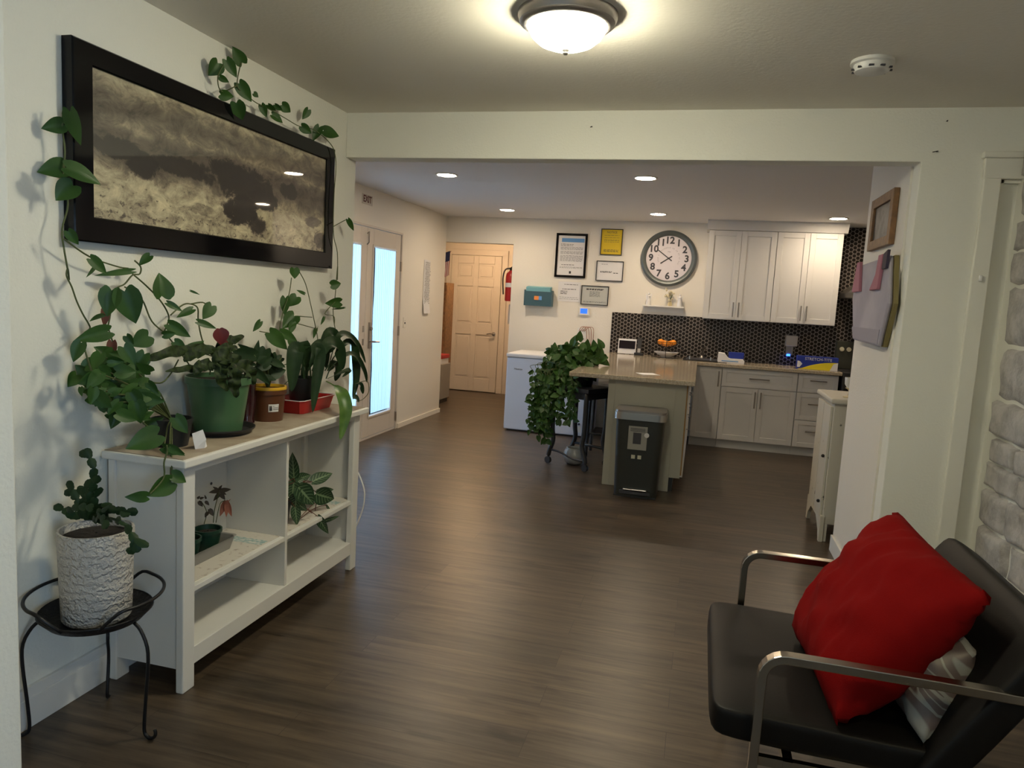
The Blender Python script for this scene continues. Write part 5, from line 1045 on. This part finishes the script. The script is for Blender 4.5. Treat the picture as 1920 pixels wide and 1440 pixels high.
th = .46; e1 = Vector((math.cos(-.48), math.sin(-.48), 0)); e2 = Vector((-e1.y, e1.x, 0)); O = Vector((-1.235, 6.34, 0))
cart = empty('plant_cart', 'black metal cart on casters carrying the large trailing plant', 'cart', O+e1*.2+e2*.2)
def q3(a, b_, z): p_ = O+e1*a+e2*b_; return (p_.x, p_.y, z)
MB().obox(q3(.20, .165, .70), e1*.215, e2*.19, (0, 0, .018)).build('top_shelf', 'blackp', cart, bevel=.004)
MB().obox(q3(.20, .165, .652), e1*.195, e2*.17, (0, 0, .03)).build('apron', 'blackp', cart)
for a, b_ in ((0, 0), (.41, 0), (0, .33), (.40, .33)):
    sx = -1 if a == 0 else 1
    l = MB().tube(smooth_path([q3(a-sx*.03, b_, .68), q3(a-sx*.03, b_, .35), q3(a-sx*.045, b_, .22), q3(a-sx*.01, b_, .12), q3(a, b_, .075)]), [.022]*6+[.024]*6+[.026]*5+[.024]*4, 8) if False else MB().tube(smooth_path([q3(a-sx*.03, b_, .68), q3(a-sx*.03, b_, .35), q3(a-sx*.045, b_, .22), q3(a-sx*.01, b_, .12), q3(a, b_, .075)]), .021, 8)
    l = l.build('leg', 'blackp', cart, smooth=True)
    w_ = Vector(q3(a, b_, .032)); mb = MB(); d_ = e2 if b_ == 0 else e2
    mb.tube([w_-d_*.012, w_+d_*.012], .031, 18).tube([w_+Vector((0, 0, .0)), w_+Vector((0, 0, .05))], .012, 8)
    mb.build('caster', 'blackp', l, smooth=2)
MB().tube(smooth_path([q3(.03, 0, .13), q3(.13, -.0, .125), q3(.28, 0, .09), q3(.39, 0, .09)]), .010).build('stretcher', 'blackp', cart, smooth=True)
MB().tube([q3(.03, .33, .16), q3(.38, .33, .16)], .013).build('stretcher', 'blackp', cart, smooth=True)
jr = empty('glass_jar', 'cloudy round glass jar on the floor between the cart legs', 'jar', q3(.14, .17, 0))
MB().lathe([(.05, 0), (.085, .02), (.105, .075), (.09, .125), (.07, .145), (.075, .15), (.066, .15), (.08, .12), (.095, .075), (.07, .02), (.004, .01)], q3(.16, .18, 0), 28).build('body', 'bowlg', jr, smooth=True)
bp_ = empty('trailing_plant', 'bushy green trailing pothos spilling from the black cart beside the counter', 'plant', q3(.18, .18, .622))
pot('pot', bp_, q3(.17, .19, .718), .13, .10, .16, 'dkpot')
R = random.Random(21); lv = []; st = []
ctr = Vector(q3(.09, .15, .93))
def onel(p_, ln, d=None):
    if d is None:
        d = Vector((R.uniform(-1, 1), R.uniform(-1, .5), R.uniform(-.9, .5)))
    d.normalize(); lv.append([*p_, *(p_+d*ln), R.uniform(.6, .85)])
for k in range(330):   # crown
    while True:
        a = Vector((R.uniform(-1, 1), R.uniform(-1, 1), R.uniform(-1, 1)))
        if .35 < a.length < 1: break
    p_ = ctr+Vector((a.x*.28, a.y*.22, a.z*.17+.06*a.x))
    onel(p_, R.uniform(.05, .095))
for bx, zt_ in ((.00, 1.13), (.05, 1.17), (.12, 1.10), (-.16, 1.05), (.20, 1.10), (.26, 1.12), (.24, 1.04)):  # tall shoots
    b_ = ctr+Vector((bx*.6, 0, .08)); tt = Vector((ctr.x+bx, ctr.y-.05, zt_)); st.append([b_, b_.lerp(tt, .6)+Vector((0, 0, .02)), tt])
    onel(tt-Vector((0, 0, .05)), .09, Vector((R.uniform(-.5, .5), 0, 1)))
for k in range(34):    # hanging strands
    a = R.uniform(-.10, .38) if k > 14 else R.uniform(-.16, .08)
    dp = -R.uniform(.02, .12); top = Vector(q3(a, dp, R.uniform(.80, .92)))
    zb = R.uniform(.26, .48) if a < .10 else R.uniform(.42, .60)
    pts = [Vector(q3(.17, .15, .87)), top]; z = top.z; off = Vector((R.uniform(-.03, .01), R.uniform(-.02, .0), 0))
    while z > zb:
        z -= .055; pts.append(Vector((top.x+off.x*(top.z-z)*3+R.uniform(-.012, .012), top.y+off.y+R.uniform(-.012, .012), z)))
        onel(pts[-1], R.uniform(.04, .07), Vector((R.uniform(-1, 1), R.uniform(-.7, .1), R.uniform(-1.2, .1))))
        if R.random() < .6: onel(pts[-1], R.uniform(.04, .065), Vector((R.uniform(-1, 1), R.uniform(-.7, .1), R.uniform(-1.2, .1))))
    st.append(pts)
foliage(bp_, lv, 'leaf', 13)
vines(bp_, st, .0025)
sl = empty('bar_stool', 'black bar stool tucked under the counter overhang', 'stool', (-.86, 6.95, 0))
MB().box(-.972, -.725, 6.80, 7.12, .60, .65).build('seat', 'blackp', sl, bevel=.01)
for x, y in ((-.955, 6.82), (-.745, 6.82), (-.955, 7.10), (-.745, 7.10)): MB().tube([(x, y, .6), (x+(.01 if x > -.85 else -.01), y+(.01 if y > 6.9 else -.01), 0)], .016, 8).build('leg', 'blackp', sl, smooth=2)
MB().tube([(-.955, 6.82, .22), (-.745, 6.82, .22)], .01).build('footrest', 'blackp', sl, smooth=2)

# ------------------------------------------------------------------ back wall things
yw = YB-.0005
def doc(name, label, x0, x1, z0, z1, fr, mfr, mpaper, cat='certificate', lean=0, draw=None, group=None):
    root = empty(name, label, cat, ((x0+x1)/2, yw, (z0+z1)/2), group)
    mb = MB()
    if fr:
        mb.box(x0, x0+fr, yw-.02, yw, z0, z1).box(x1-fr, x1, yw-.02, yw, z0, z1).box(x0+fr, x1-fr, yw-.02, yw, z0, z0+fr).box(x0+fr, x1-fr, yw-.02, yw, z1-fr, z1)
        mb.build('frame', mfr, root, bevel=.002)
    pa = box('sheet', mpaper, x0+fr, x1-fr, yw-(.010 if fr else .003), yw, z0+fr, z1-fr, root)
    yf = yw-(.0105 if fr else .0035)
    if draw: draw(root, pa, x0+fr, x1-fr, z0+fr, z1-fr, yf)
    return root
def lines(pa, xs0, xs1, zlist, yf, h=.0028, seed=1, m='ink', words=True):
    R_ = random.Random(seed); mb = MB()
    for z in zlist:
        x = xs0
        while x < xs1-.008:
            w_ = R_.uniform(.012, .04) if words else xs1-xs0; w_ = min(w_, xs1-x); mb.box(x, x+w_, yf-.0006, yf, z-h/2, z+h/2); x += w_+.007
    return mb.build('printed_lines', m, pa)
def d_license(root, pa, x0, x1, z0, z1, yf):
    box('blue_banner', 'blue', x0+.04, x1-.01, yf-.0005, yf, z1-.075, z1-.03, pa)
    lines(pa, x0+.03, x0+.18, [z1-.10, z1-.115], yf, .005, 1)
    lines(pa, x0+.03, x1-.02, [z1-.135-.012*k for k in range(14) if k not in (3, 7)], yf, .0035, 2)
    lines(pa, x0+.05, x0+.2, [z0+.12], yf, .006, 3); lines(pa, x0+.03, x1-.02, [z0+.095, z0+.085], yf, .003, 4)
    MB().box((x0+x1)/2-.012, (x0+x1)/2+.012, yf-.0006, yf, z0+.02, z0+.048).build('seal', 'ink', pa)
doc('framed_license', 'black framed letter with blue heading, largest of the wall documents', -1.715, -1.348, 1.735, 2.243, .026, 'black', 'paper', draw=d_license)
def d_yel(root, pa, x0, x1, z0, z1, yf):
    text_bm(MB(), 'NOTICE', .032, face_y((x0+x1)/2, yf, z1-.03), .0004).build('heading', 'ink', pa)
    lines(pa, x0+.03, x1-.03, [z1-.065, z1-.09, z1-.115, z1-.125, z1-.14], yf, .003, 5); lines(pa, x0+.03, x1-.03, [z0+.05, z0+.04, z0+.03], yf, .005, 6)
doc('framed_notice', 'yellow notice in a thin black frame above the small certificate', -1.196, -.946, 2.012, 2.308, .009, 'blackp', 'gold', 'notice', draw=d_yel)
def d_cert(root, pa, x0, x1, z0, z1, yf):
    lines(pa, x0+.05, x0+.12, [z1-.03], yf, .004, 7); lines(pa, x0+.04, x1-.12, [z0+.09, z0+.10], yf, .006, 8); lines(pa, x0+.19, x1-.05, [z0+.085], yf, .008, 9)
doc('framed_certificate', 'white certificate in thin black frame directly below the yellow notice', -1.226, -.914, 1.715, 1.945, .009, 'blackp', 'paper', draw=d_cert)
def d_cert2(root, pa, x0, x1, z0, z1, yf):
    lines(pa, x0+.05, x1-.05, [z1-.03, z1-.038], yf, .007, 10); lines(pa, x0+.09, x1-.09, [z1-.06-.011*k for k in range(6)], yf, .003, 11); lines(pa, x0+.02, x1-.02, [z0+.03, z0+.022], yf, .003, 12)
doc('framed_certificate', 'pale grey certificate in black frame above the blue thermostat', -1.383, -1.063, 1.432, 1.655, .009, 'blackp', mat('grey_paper', (.48, .49, .46), .7), draw=d_cert2)
def d_loose(root, pa, x0, x1, z0, z1, yf):
    lines(pa, x0+.07, x1-.03, [z1-.03], yf, .005, 13); lines(pa, x0+.05, x1-.05, [z1-.085], yf, .006, 14); lines(pa, x0+.03, x0+.11, [z1-.11, z1-.125, z1-.14], yf, .006, 15); lines(pa, x0+.02, x1-.02, [z0+.05, z0+.03], yf, .003, 16)
doc('paper_sheet', 'unframed white printed sheet taped between teal holder and certificate', -1.66, -1.395, 1.455, 1.685, 0, None, 'paper', 'paper', draw=d_loose)
# teal holder
tl = empty('mail_holder', 'teal plastic wall holder with a stack of teal cards', 'holder', (-1.87, YB, 1.5))
MB().prism([(yw, 1.385), (yw-.085, 1.385), (yw-.11, 1.555), (yw-.10, 1.555), (yw-.078, 1.395), (yw, 1.395)], -2.04, -1.715, 'x').box(-2.045, -2.037, yw-.10, yw, 1.385, 1.57).box(-1.718, -1.710, yw-.10, yw, 1.385, 1.57).build('holder', 'teal', tl, bevel=.003)
MB().prism([(yw-.004, 1.42), (yw-.075, 1.42), (yw-.095, 1.60), (yw-.004, 1.615)], -2.025, -1.735, 'x').build('cards', 'teall', tl)
MB().box(-1.92, -1.865, yw-.105, yw-.094, 1.455, 1.50).build('sticker', mat('orange_print', (.75, .25, .06), .6), tl); MB().box(-1.865, -1.83, yw-.105, yw-.094, 1.455, 1.50).build('sticker', 'blue', tl)
ts = empty('thermostat', 'small white thermostat with glowing blue screen below the certificates', 'thermostat', (-1.33, YB, 1.35))
MB().box(-1.395, -1.270, yw-.025, yw, 1.305, 1.395).build('housing', 'white', ts, bevel=.006)
MB().box(-1.375, -1.295, yw-.0262, yw-.025, 1.328, 1.385).build('screen', 'lcd', ts)
ol = empty('wall_outlet', 'white wall outlet with cord loops behind the trailing plant', 'outlet', (-1.33, YB, 1.10))
MB().box(-1.40, -1.29, yw-.008, yw, 1.03, 1.16).build('plate', 'white', ol, bevel=.003)
mb = MB()
for k in range(4): mb.tube(smooth_path([(-1.38+k*.02, yw-.01, 1.12), (-1.35+k*.03, yw-.03, 1.17), (-1.30+k*.03, yw-.03, 1.16), (-1.28+k*.025, yw-.02, 1.05), (-1.27+k*.02, yw-.02, .93)]), .003, 6)
mb.build('cords', 'petal', ol, smooth=True)
# clock
cc = Vector((-.415, yw, 2.0)); ck = empty('wall_clock', 'large round wall clock with grey rim showing about ten to eight', 'clock', cc)
MB().lathe([(.250, -.03), (.262, -.045), (.285, -.052), (.308, -.040), (.312, -.018), (.30, 0), (.25, 0)], cc, 64, 'y', close=False).build('rim', 'clockg', ck, smooth=2)
MB().lathe([(.004, -.022), (.256, -.022), (.256, -.002), (.004, -.002)], cc, 64, 'y').build('face', 'clockf', ck)
mb = MB()
for k in range(1, 13):
    a = PI/2-k*PI/6; text_bm(mb, str(k), .105, face_y(cc.x+.198*math.cos(a), cc.y-.0225, cc.z+.198*math.sin(a)), .0006, bold=.0035)
mb.build('numerals', 'ink', ck)
R = random.Random(5); mb = MB()
for k in range(34):
    a = -.5+k*.125; rr_ = .118
    if R.random() < .2: continue
    c_ = Vector((cc.x+rr_*math.cos(a), cc.y-.0225, cc.z+rr_*math.sin(a))); rad = Vector((math.cos(a), 0, math.sin(a))); tn = Vector((-math.sin(a), 0, math.cos(a)))
    mb.obox(c_, rad*.007, tn*.0015, (0, .0004, 0)); 
    if R.random() < .6: mb.obox(c_+rad*.005, rad*.0015, tn*.004, (0, .0004, 0))
text_bm(mb, '~', .06, face_y(cc.x, cc.y-.0225, cc.z+.075), .0004)
mb.build('dial_script', mat('grey_script', (.2, .2, .22), .7), ck)
def hand(name, ang, l0, l1, w_):
    d_ = Vector((math.cos(ang), 0, math.sin(ang))); s_ = Vector((-d_.z, 0, d_.x)); c_ = Vector((cc.x, cc.y-.028, cc.z))
    MB().obox(c_+d_*((l1-l0)/2), d_*((l1+l0)/2), s_*w_, (0, .0012, 0)).build(name, 'ink', ck)
hand('minute_hand', PI/2-2*PI*51/60, .045, .165, .0055); hand('hour_hand', PI/2-2*PI*(7.86/12), .045, .105, .0065)
MB().lathe([(.010, -.032), (.010, -.024)], cc, 16, 'y').build('hub', 'ink', ck)
# ornament shelf
os_ = empty('ornament_shelf', 'small white floating shelf below the clock', 'shelf', (-.43, YB, 1.45))
MB().box(-.66, -.20, yw-.13, yw, 1.452, 1.468).build('board', 'white', os_, bevel=.002); MB().box(-.65, -.21, yw-.02, yw, 1.395, 1.452).build('bracket', 'white', os_)
def figurine(x, label, src=None):
    f = empty('angel_figurine', label, 'figurine', (x, YB-.07, 1.468), 'white figurines on the ornament shelf')
    MB().lathe([(.026, 0), (.028, .01), (.022, .05), (.014, .09), (.018, .10), (.007, .112)], (x, YB-.07, 1.468), 16).sphere((x, YB-.07, 1.468+.125), .014).build('body', 'paper', f, smooth=2)
    for s_ in (-1, 1): MB().prism([(x+s_*.006, 1.55), (x+s_*.035, 1.60), (x+s_*.030, 1.54), (x+s_*.010, 1.51)], YB-.056, YB-.05, 'y').build('wing', 'paper', f)
    return f
f1 = figurine(-.600, 'white angel figurine at the left end of the ornament shelf')
f2 = copy_tree(f1); f2.location.x = -.255; f2['label'] = 'white angel figurine at the right end of the ornament shelf'
fl = empty('flower_ornament', 'cream flower ornament in the middle of the ornament shelf', 'ornament', (-.37, YB-.07, 1.468))
MB().lathe([(.022, 0), (.026, .02), (.016, .05), (.012, .07)], (-.36, YB-.07, 1.468), 16).build('vase', 'holder', fl, smooth=2)
mb = MB(); R = random.Random(3)
for k in range(14): mb.sphere((-.37+R.uniform(-.075, .05), YB-.07+R.uniform(-.02, .02), 1.56+R.uniform(-.03, .10)), R.uniform(.009, .017), 1, 8, 6)
mb.build('flowers', mat('cream_petals', (.62, .55, .38), .7), fl, smooth=True)
vines(fl, [[(-.36, YB-.07, 1.53), (-.38+R.uniform(-.06, .05), YB-.07, 1.60)] for k in range(6)], .002)

# ------------------------------------------------------------------ things on the counter
ZK = .9022
t = empty('photo_monitor', 'white framed tablet-like monitor standing against the tiles', 'monitor', (-.79, 8.30, ZK))
MB().obox((-.79, 8.315, ZK+.088), (.102, 0, 0), (0, .008, 0), (0, .018, .084)).build('case', 'paper', t, bevel=.004)
MB().obox((-.79, 8.313, ZK+.108), (.090, 0, 0), (0, .0085, -.0002), (0, .0092, .044)).build('screen', 'screen', t)
MB().obox((-.79, 8.365, ZK+.05), (.02, 0, 0), (0, .03, .0), (0, .0, .05)).build('stand', 'paper', t)
t = empty('cordless_phone', 'black cordless phone in its charging cradle beside the monitor', 'phone', (-.655, 8.27, ZK))
MB().box(-.70, -.60, 8.22, 8.32, ZK, ZK+.028).build('cradle', 'blackp', t, bevel=.005)
ph = MB().obox((-.65, 8.28, ZK+.105), (.024, 0, 0), (0, .012, 0), (0, .02, .09)).build('handset', 'blackp', t, bevel=.006)
MB().obox((-.65, 8.262, ZK+.07), (.017, 0, 0), (0, .002, 0), (0, .010, .038)).build('keypad', 'bronze', ph)
# fruit basket: two tier wire stand
bx_, by_ = -.345, 8.18
t = empty('wire_fruit_basket', 'black two-tier wire fruit stand against the hexagon tiles', 'basket', (bx_, by_, ZK))
mb = MB()
for z, r_ in ((.175, .125), (.145, .11), (.12, .075)): mb.tube([(bx_+r_*math.cos(a), by_+r_*math.sin(a), ZK+z) for a in [2*PI*k/32 for k in range(33)]], .003, 6)
for k in range(12):
    a = 2*PI*k/12; mb.tube([(bx_+.125*math.cos(a), by_+.125*math.sin(a), ZK+.175), (bx_+.11*math.cos(a), by_+.11*math.sin(a), ZK+.145), (bx_+.075*math.cos(a), by_+.075*math.sin(a), ZK+.12), (bx_, by_, ZK+.118)], .0022, 5)
mb.build('upper_basket', 'blackm', t, smooth=True)
mb = MB()
for z, r_ in ((.012, .16), (.085, .19)): mb.tube([(bx_+r_*math.cos(a), by_+r_*math.sin(a), ZK+z-.007+.003) for a in [2*PI*k/32 for k in range(33)]], .0032, 6)
for k in range(4):
    a = 2*PI*k/4-PI/2; mb.tube([(bx_+.16*math.cos(a), by_+.16*math.sin(a), ZK+.006), (bx_+.19*math.cos(a), by_+.19*math.sin(a), ZK+.08), (bx_+.14*math.cos(a), by_+.14*math.sin(a), ZK+.15), (bx_+.126*math.cos(a), by_+.126*math.sin(a), ZK+.19), (bx_+.06*math.cos(a), by_+.06*math.sin(a), ZK+.28), (bx_, by_, ZK+.31)], .0035, 6)
mb.build('stand', 'blackm', t, smooth=True)
t = empty('serving_bowl', 'shallow white oval bowl under the wire fruit stand', 'bowl', (bx_-.02, by_, ZK))
MB().lathe([(.05, 0), (.055, .004), (.125, .055), (.135, .058), (.13, .052), (.06, .008), (.003, .006)], (bx_-.0, by_, ZK+.006), 36).build('body', 'paper', t, smooth=2)
o0 = None
for k, (dx, dy, dz, lb) in enumerate(((-.068, -.03, 0, 'orange at the left front of the wire basket'), (-.002, -.07, 0, 'orange at the front centre of the wire basket'), (.066, -.03, 0, 'orange at the right front of the wire basket'), (-.04, .045, .0, 'orange at the left back of the wire basket'), (.04, .045, .0, 'orange at the right back of the wire basket'))):
    if o0 is None:
        o0 = MB().sphere((0, 0, 0), .035, .93, 20, 14).build('orange', 'orange', smooth=True); c_ = o0
    else: c_ = o0.copy(); COL.objects.link(c_)
    c_.location = (bx_+dx, by_+dy, ZK+.158+dz+(.012 if abs(dx) > .05 else 0)); tag(c_, lb, 'orange', 'oranges in the wire basket')
# cooktop / drainer dark tray with faucet-like figure
t = empty('kitchen_sink', 'black drop-in sink with brushed faucet behind the peninsula', 'sink', (.0, 8.2, ZK))
MB().box(-.16, .30, 8.02, 8.42, ZK, ZK+.010).build('rim', 'blackm', t, bevel=.004)
MB().box(-.13, .27, 8.05, 8.36, ZK+.0101, ZK+.0115).build('basin', 'ink', t)
MB().tube(smooth_path([(.04, 8.39, ZK+.01), (.04, 8.39, ZK+.08), (.05, 8.36, ZK+.12), (.08, 8.30, ZK+.13)]), .011).lathe([(.028, 0), (.024, .02), (.012, .03)], (.04, 8.39, ZK+.010), 20).build('faucet', 'nickel', t, smooth=2)
for x in (-.09, .13, .24): MB().lathe([(.009, 0), (.009, .035)], (x, 8.06, ZK+.010), 12).build('knob', 'steel', t, smooth=2)
t = empty('wrap_dispenser', 'white side-profiled dispenser holding a navy roll box', 'dispenser', (.33, 8.1, ZK))
MB().prism([(.20, ZK), (.47, ZK), (.472, ZK+.03), (.46, ZK+.048), (.33, ZK+.05), (.30, ZK+.06), (.27, ZK+.10), (.205, ZK+.105)], 8.02, 8.18, 'y').build('body', 'paper', t, bevel=.004)
MB().box(.31, .465, 8.06, 8.17, ZK+.051, ZK+.115).build('box', 'navy', t, bevel=.003)
MB().box(.24, .41, 8.018, 8.0198, ZK+.018, ZK+.028).build('print', 'blue', t)
t = empty('soap_dispenser', 'grey wall dispenser with a glowing blue light on the tiles', 'dispenser', (.95, YB, 1.15))
MB().box(.905, 1.025, YB-.09, YB-.0125, 1.11, 1.225).build('housing', mat('grey_plastic', (.40, .38, .37), .5), t, bevel=.008)
MB().box(.915, .93, YB-.06, YB-.0125, 1.01, 1.11).box(.975, .99, YB-.06, YB-.0125, 1.01, 1.11).box(.93, .975, YB-.04, YB-.0125, 1.01, 1.11).build('bracket', 'nickel', t)
MB().lathe([(.020, 0), (.020, .02), (.004, .022)], (.945, YB-.055, 1.0), 20).build('light', 'bluel', t, smooth=2)
t = empty('wrap_box', 'blue and yellow plastic wrap box on the right end of the counter', 'box', (1.18, 8.05, ZK))
MB().box(.985, 1.375, 7.96, 8.07, ZK, ZK+.135).build('carton', 'navy', t, bevel=.002)
pr = [(.99+.0, ZK+.002), (1.372, ZK+.002), (1.372, ZK+.085)]+[(1.372-.34*k/8, ZK+.085-.075*(k/8)**2.2) for k in range(1, 9)]
MB().prism(pr, 7.9585, 7.9600, 'y').build('yellow_panel', 'yellowbox', t)
MB().prism([(1.30, ZK+.002), (1.373, ZK+.002), (1.373, ZK+.085), (1.33, ZK+.07)], 7.9575, 7.9585, 'y').build('white_corner', 'paper', t)
MB().prism([(.986, ZK+.02), (1.01, ZK+.02), (1.035, ZK+.055), (1.01, ZK+.08), (.986, ZK+.085)], 7.9575, 7.959, 'y').build('white_patch', 'paper', t)
text_bm(MB(), 'STRETCH-TITE', .040, face_y(1.185, 7.959, ZK+.108), .0006).build('lettering', 'paper', t)
t = MB().box(-.46, -.31, 5.95, 6.10, ZK, ZK+.002); t.bm.transform(Matrix.Translation((-.385, 6.02, 0)) @ Matrix.Rotation(.5, 4, 'Z') @ Matrix.Translation((.385, -6.02, 0)))
t = t.build('note_paper', 'paper'); tag(t, 'white sheet of paper lying flat on the peninsula counter', 'paper')
# range and hood
rg = empty('kitchen_range', 'black freestanding range with two white knobs on its backguard', 'stove', (1.8, 8.2, 0))
MB().box(1.418, 2.17, 7.86, YB-.016, 0, .905).build('body', 'blackp', rg, bevel=.006)
MB().box(1.43, 2.16, 7.835, 7.862, .18, .74).build('oven_door', 'black', rg, bevel=.006)
MB().tube([(1.47, 7.80, .70), (2.12, 7.80, .70)], .011).box(1.48, 1.50, 7.80, 7.84, .692, .708).box(2.09, 2.11, 7.80, 7.84, .692, .708).build('oven_handle', 'steel', rg, smooth=2)
MB().box(1.418, 2.17, 8.40, YB-.016, .905, 1.20).build('backguard', mat('olive_black', (.035, .036, .026), .4), rg, bevel=.006)
for x in (1.47, 1.54, 2.05, 2.12): MB().lathe([(.024, 0), (.022, -.022), (.004, -.024)], (x, 8.40, 1.115), 20, 'y').build('knob', mat('ivory_knob', (.55, .52, .38), .3), rg, smooth=2)
hd = empty('range_hood', 'stainless pyramid range hood above the range', 'hood', (1.8, 8.3, 1.7))
mb = MB(); b0 = [(1.40, 8.02), (2.20, 8.02), (2.20, YB-.013), (1.40, YB-.013)]; b1_ = [(1.68, 8.28), (1.92, 8.28), (1.92, YB-.013), (1.68, YB-.013)]
def rg4(pp, z): return [(a, b_, z) for a, b_ in pp+pp[:1]]
mb.sheet([rg4([(1.5, 8.1), (2.1, 8.1), (2.1, 8.4), (1.5, 8.4)], 1.655), rg4(b0, 1.65), rg4(b0, 1.70), rg4(b1_, 1.93), rg4(b1_, 2.398)])
mb.build('canopy', 'steel', hd)

# ------------------------------------------------------------------ far left wall and hallway things
t = empty('exit_sign', 'small red EXIT sign high on the wall above the french doors', 'sign', (XK, 6.32, 2.28))
MB().box(XK, XK+.002, 6.21, 6.43, 2.24, 2.33).build('plate', mat('sign_white', (.55, .50, .44), .7), t)
text_bm(MB(), 'EXIT', .085, face_px(XK+.003, 6.32, 2.287), .0005, bold=.002).build('lettering', mat('sign_red', (.10, .01, .01), .6), t)
t = empty('hanging_list', 'long narrow white handwritten list hanging on the far left wall', 'paper', (XK, 7.89, 1.8))
rows = [[(XK+.004+.006*(k % 2)+(.02 if r_ > 8 else 0)*(r_-8)/3, 7.80+.19*k/2, 1.835-.055*r_) for k in range(3)] for r_ in range(12)]
pl = MB().sheet(rows).build('sheet', 'paper', t, solid=.001, fix=False)
R = random.Random(9); mb = MB()
for k in range(38):
    z = 1.81-.0145*k; y = 7.815+R.uniform(0, .03)
    while y < 7.96: w_ = R.uniform(.012, .04); mb.box(XK+.0125, XK+.0135, y, y+w_, z-.0022, z+.0022); y += w_+R.uniform(.008, .02)
mb.build('writing', 'ink', pl)
t = empty('light_switch', 'tiny white switch plate on the far left wall beside the french doors', 'switch', (XK, 7.30, 1.13))
MB().box(XK, XK+.006, 7.265, 7.335, 1.08, 1.19).build('plate', 'kwall', t, bevel=.002); MB().box(XK+.006, XK+.012, 7.293, 7.306, 1.12, 1.14).box(XK+.006, XK+.0075, 7.297, 7.303, 1.155, 1.16).build('toggle', 'ink', t)
# flag on short staff at the hallway opening
t = empty('small_flag', 'small american flag hanging at the left of the hallway opening', 'flag', (-3.23, 8.70, 1.8))
def hallx(px, y): return px
fx, fy = -3.19, 8.72
MB().tube([(fx-.12, 8.622, 1.70), (fx-.10, fy, 1.72), (fx+.10, fy, 2.0)], .004).build('staff', 'wood', t, smooth=True)
def stripe(a, b_):
    return MB().sheet([[(fx-.04+.18*v+.05*u, fy-.006+.006*math.sin(9*v), 1.98-.28*v*1.0-.06*u) for v in (0, .25, .5, .75, 1)] for u in (a, b_)])
mb_r, mb_w = MB(), MB()
def fpt(u, v): return (fx+.09-.15*u*(1-.3*v), fy-.010+.008*math.sin(6*v+3*u), 2.0-.30*v-.05*u)
for k in range(7):
    for mbx, a, b_ in ((mb_r, (2*k)/13, (2*k+1)/13), (mb_w, (2*k+1)/13, min(1, (2*k+2)/13))):
        if b_ > a: mbx.sheet([[fpt(a, v/6) for v in range(7)], [fpt(b_, v/6) for v in range(7)]])
mb_r.build('red_stripes', mat('flag_red', (.30, .03, .04), .8), t, solid=.001, fix=False); mb_w.build('white_stripes', 'paper', t, solid=.001, fix=False)
MB().sheet([[Vector(fpt(u, v))-Vector((0, .002, 0)) for v in (0, .2, .4)] for u in (0, .27, .54)]).build('canton', mat('flag_blue', (.015, .02, .08), .8), t, solid=.002, fix=False)
# tall wooden rack and low cabinet in hall
t = empty('wooden_rack', 'tall brown wooden rack standing in the hallway left of the door', 'rack', (-3.65, 9.6, 0))
MB().box(-3.90, -3.40, 9.50, 9.54, .72, 1.10).box(-3.90, -3.40, 9.50, 9.54, 1.30, 1.58).build('boards', 'wood', t)
MB().box(-3.92, -3.88, 9.48, 9.80, .0, 1.7).build('post', 'ply', t); MB().box(-3.44, -3.405, 9.48, 9.80, .0, 1.62).build('post', 'wood', t)
t = empty('storage_box', 'red and white box on the low cabinet in the hallway', 'box', (-3.40, 9.35, .6))
MB().box(-3.60, -3.30, 9.15, 9.45, .602, .655).build('lid', 'redbox', t, bevel=.006); MB().box(-3.59, -3.31, 9.16, 9.44, .531, .602).build('body', 'paper', t, bevel=.004)
t = empty('low_cabinet', 'low grey cabinet in the hallway behind the left wall corner', 'cabinet', (-3.45, 9.3, 0))
MB().box(-3.75, -3.29, 9.10, 9.47, .06, .53).build('body', mat('grey_cabinet', (.28, .26, .24), .6), t, bevel=.004); MB().box(-3.72, -3.31, 9.13, 9.45, 0, .06).build('base', 'blackp', t)
# fire extinguisher on the hall right wall
ex, ey = -2.305, 8.735
t = empty('fire_extinguisher', 'red fire extinguisher hung on the wall just inside the hallway opening', 'fire extinguisher', (ex, ey, 1.5))
MB().lathe([(.01, 0), (.055, 0), (.062, .015), (.062, .30), (.053, .34), (.03, .365), (.022, .375)], (ex, ey, 1.42), 28).build('cylinder', 'red', t, smooth=2)
MB().lathe([(.0625, .17), (.0632, .172), (.0632, .22), (.0625, .222)], (ex, ey, 1.42), 28, close=False).build('label_band', 'paper', t, smooth=2)
MB().lathe([(.02, .37), (.02, .41)], (ex, ey, 1.42), 16).tube([(ex, ey, 1.83), (ex+.06, ey-.02, 1.87)], .008).build('valve', 'blackm', t, smooth=2)
MB().tube(smooth_path([(ex-.01, ey, 1.82), (ex-.07, ey-.02, 1.80), (ex-.095, ey-.02, 1.70), (ex-.085, ey-.02, 1.55), (ex-.08, ey-.02, 1.50)]), .009).build('hose', 'blackp', t, smooth=True)
MB().box(ex+.04, ex+.095, ey-.03, ey+.03, 1.50, 1.56).build('bracket', 'nickel', t)
t = empty('paper_note', 'white and pink leaflet hung on the hallway wall below the extinguisher', 'paper', (-2.24, 8.8, 1.3))
MB().sheet([[(-2.30+.055*k/3, 8.68+.2*k/3, 1.38-.08*r_) for k in range(4)] for r_ in range(4)]).build('sheet', 'paper', t, solid=.002, fix=False)
MB().obox((-2.272, 8.765, 1.32), (-.016, -.058, 0), (-.001, .0003, 0), (0, 0, .025)).build('pink_print', 'pink', t)
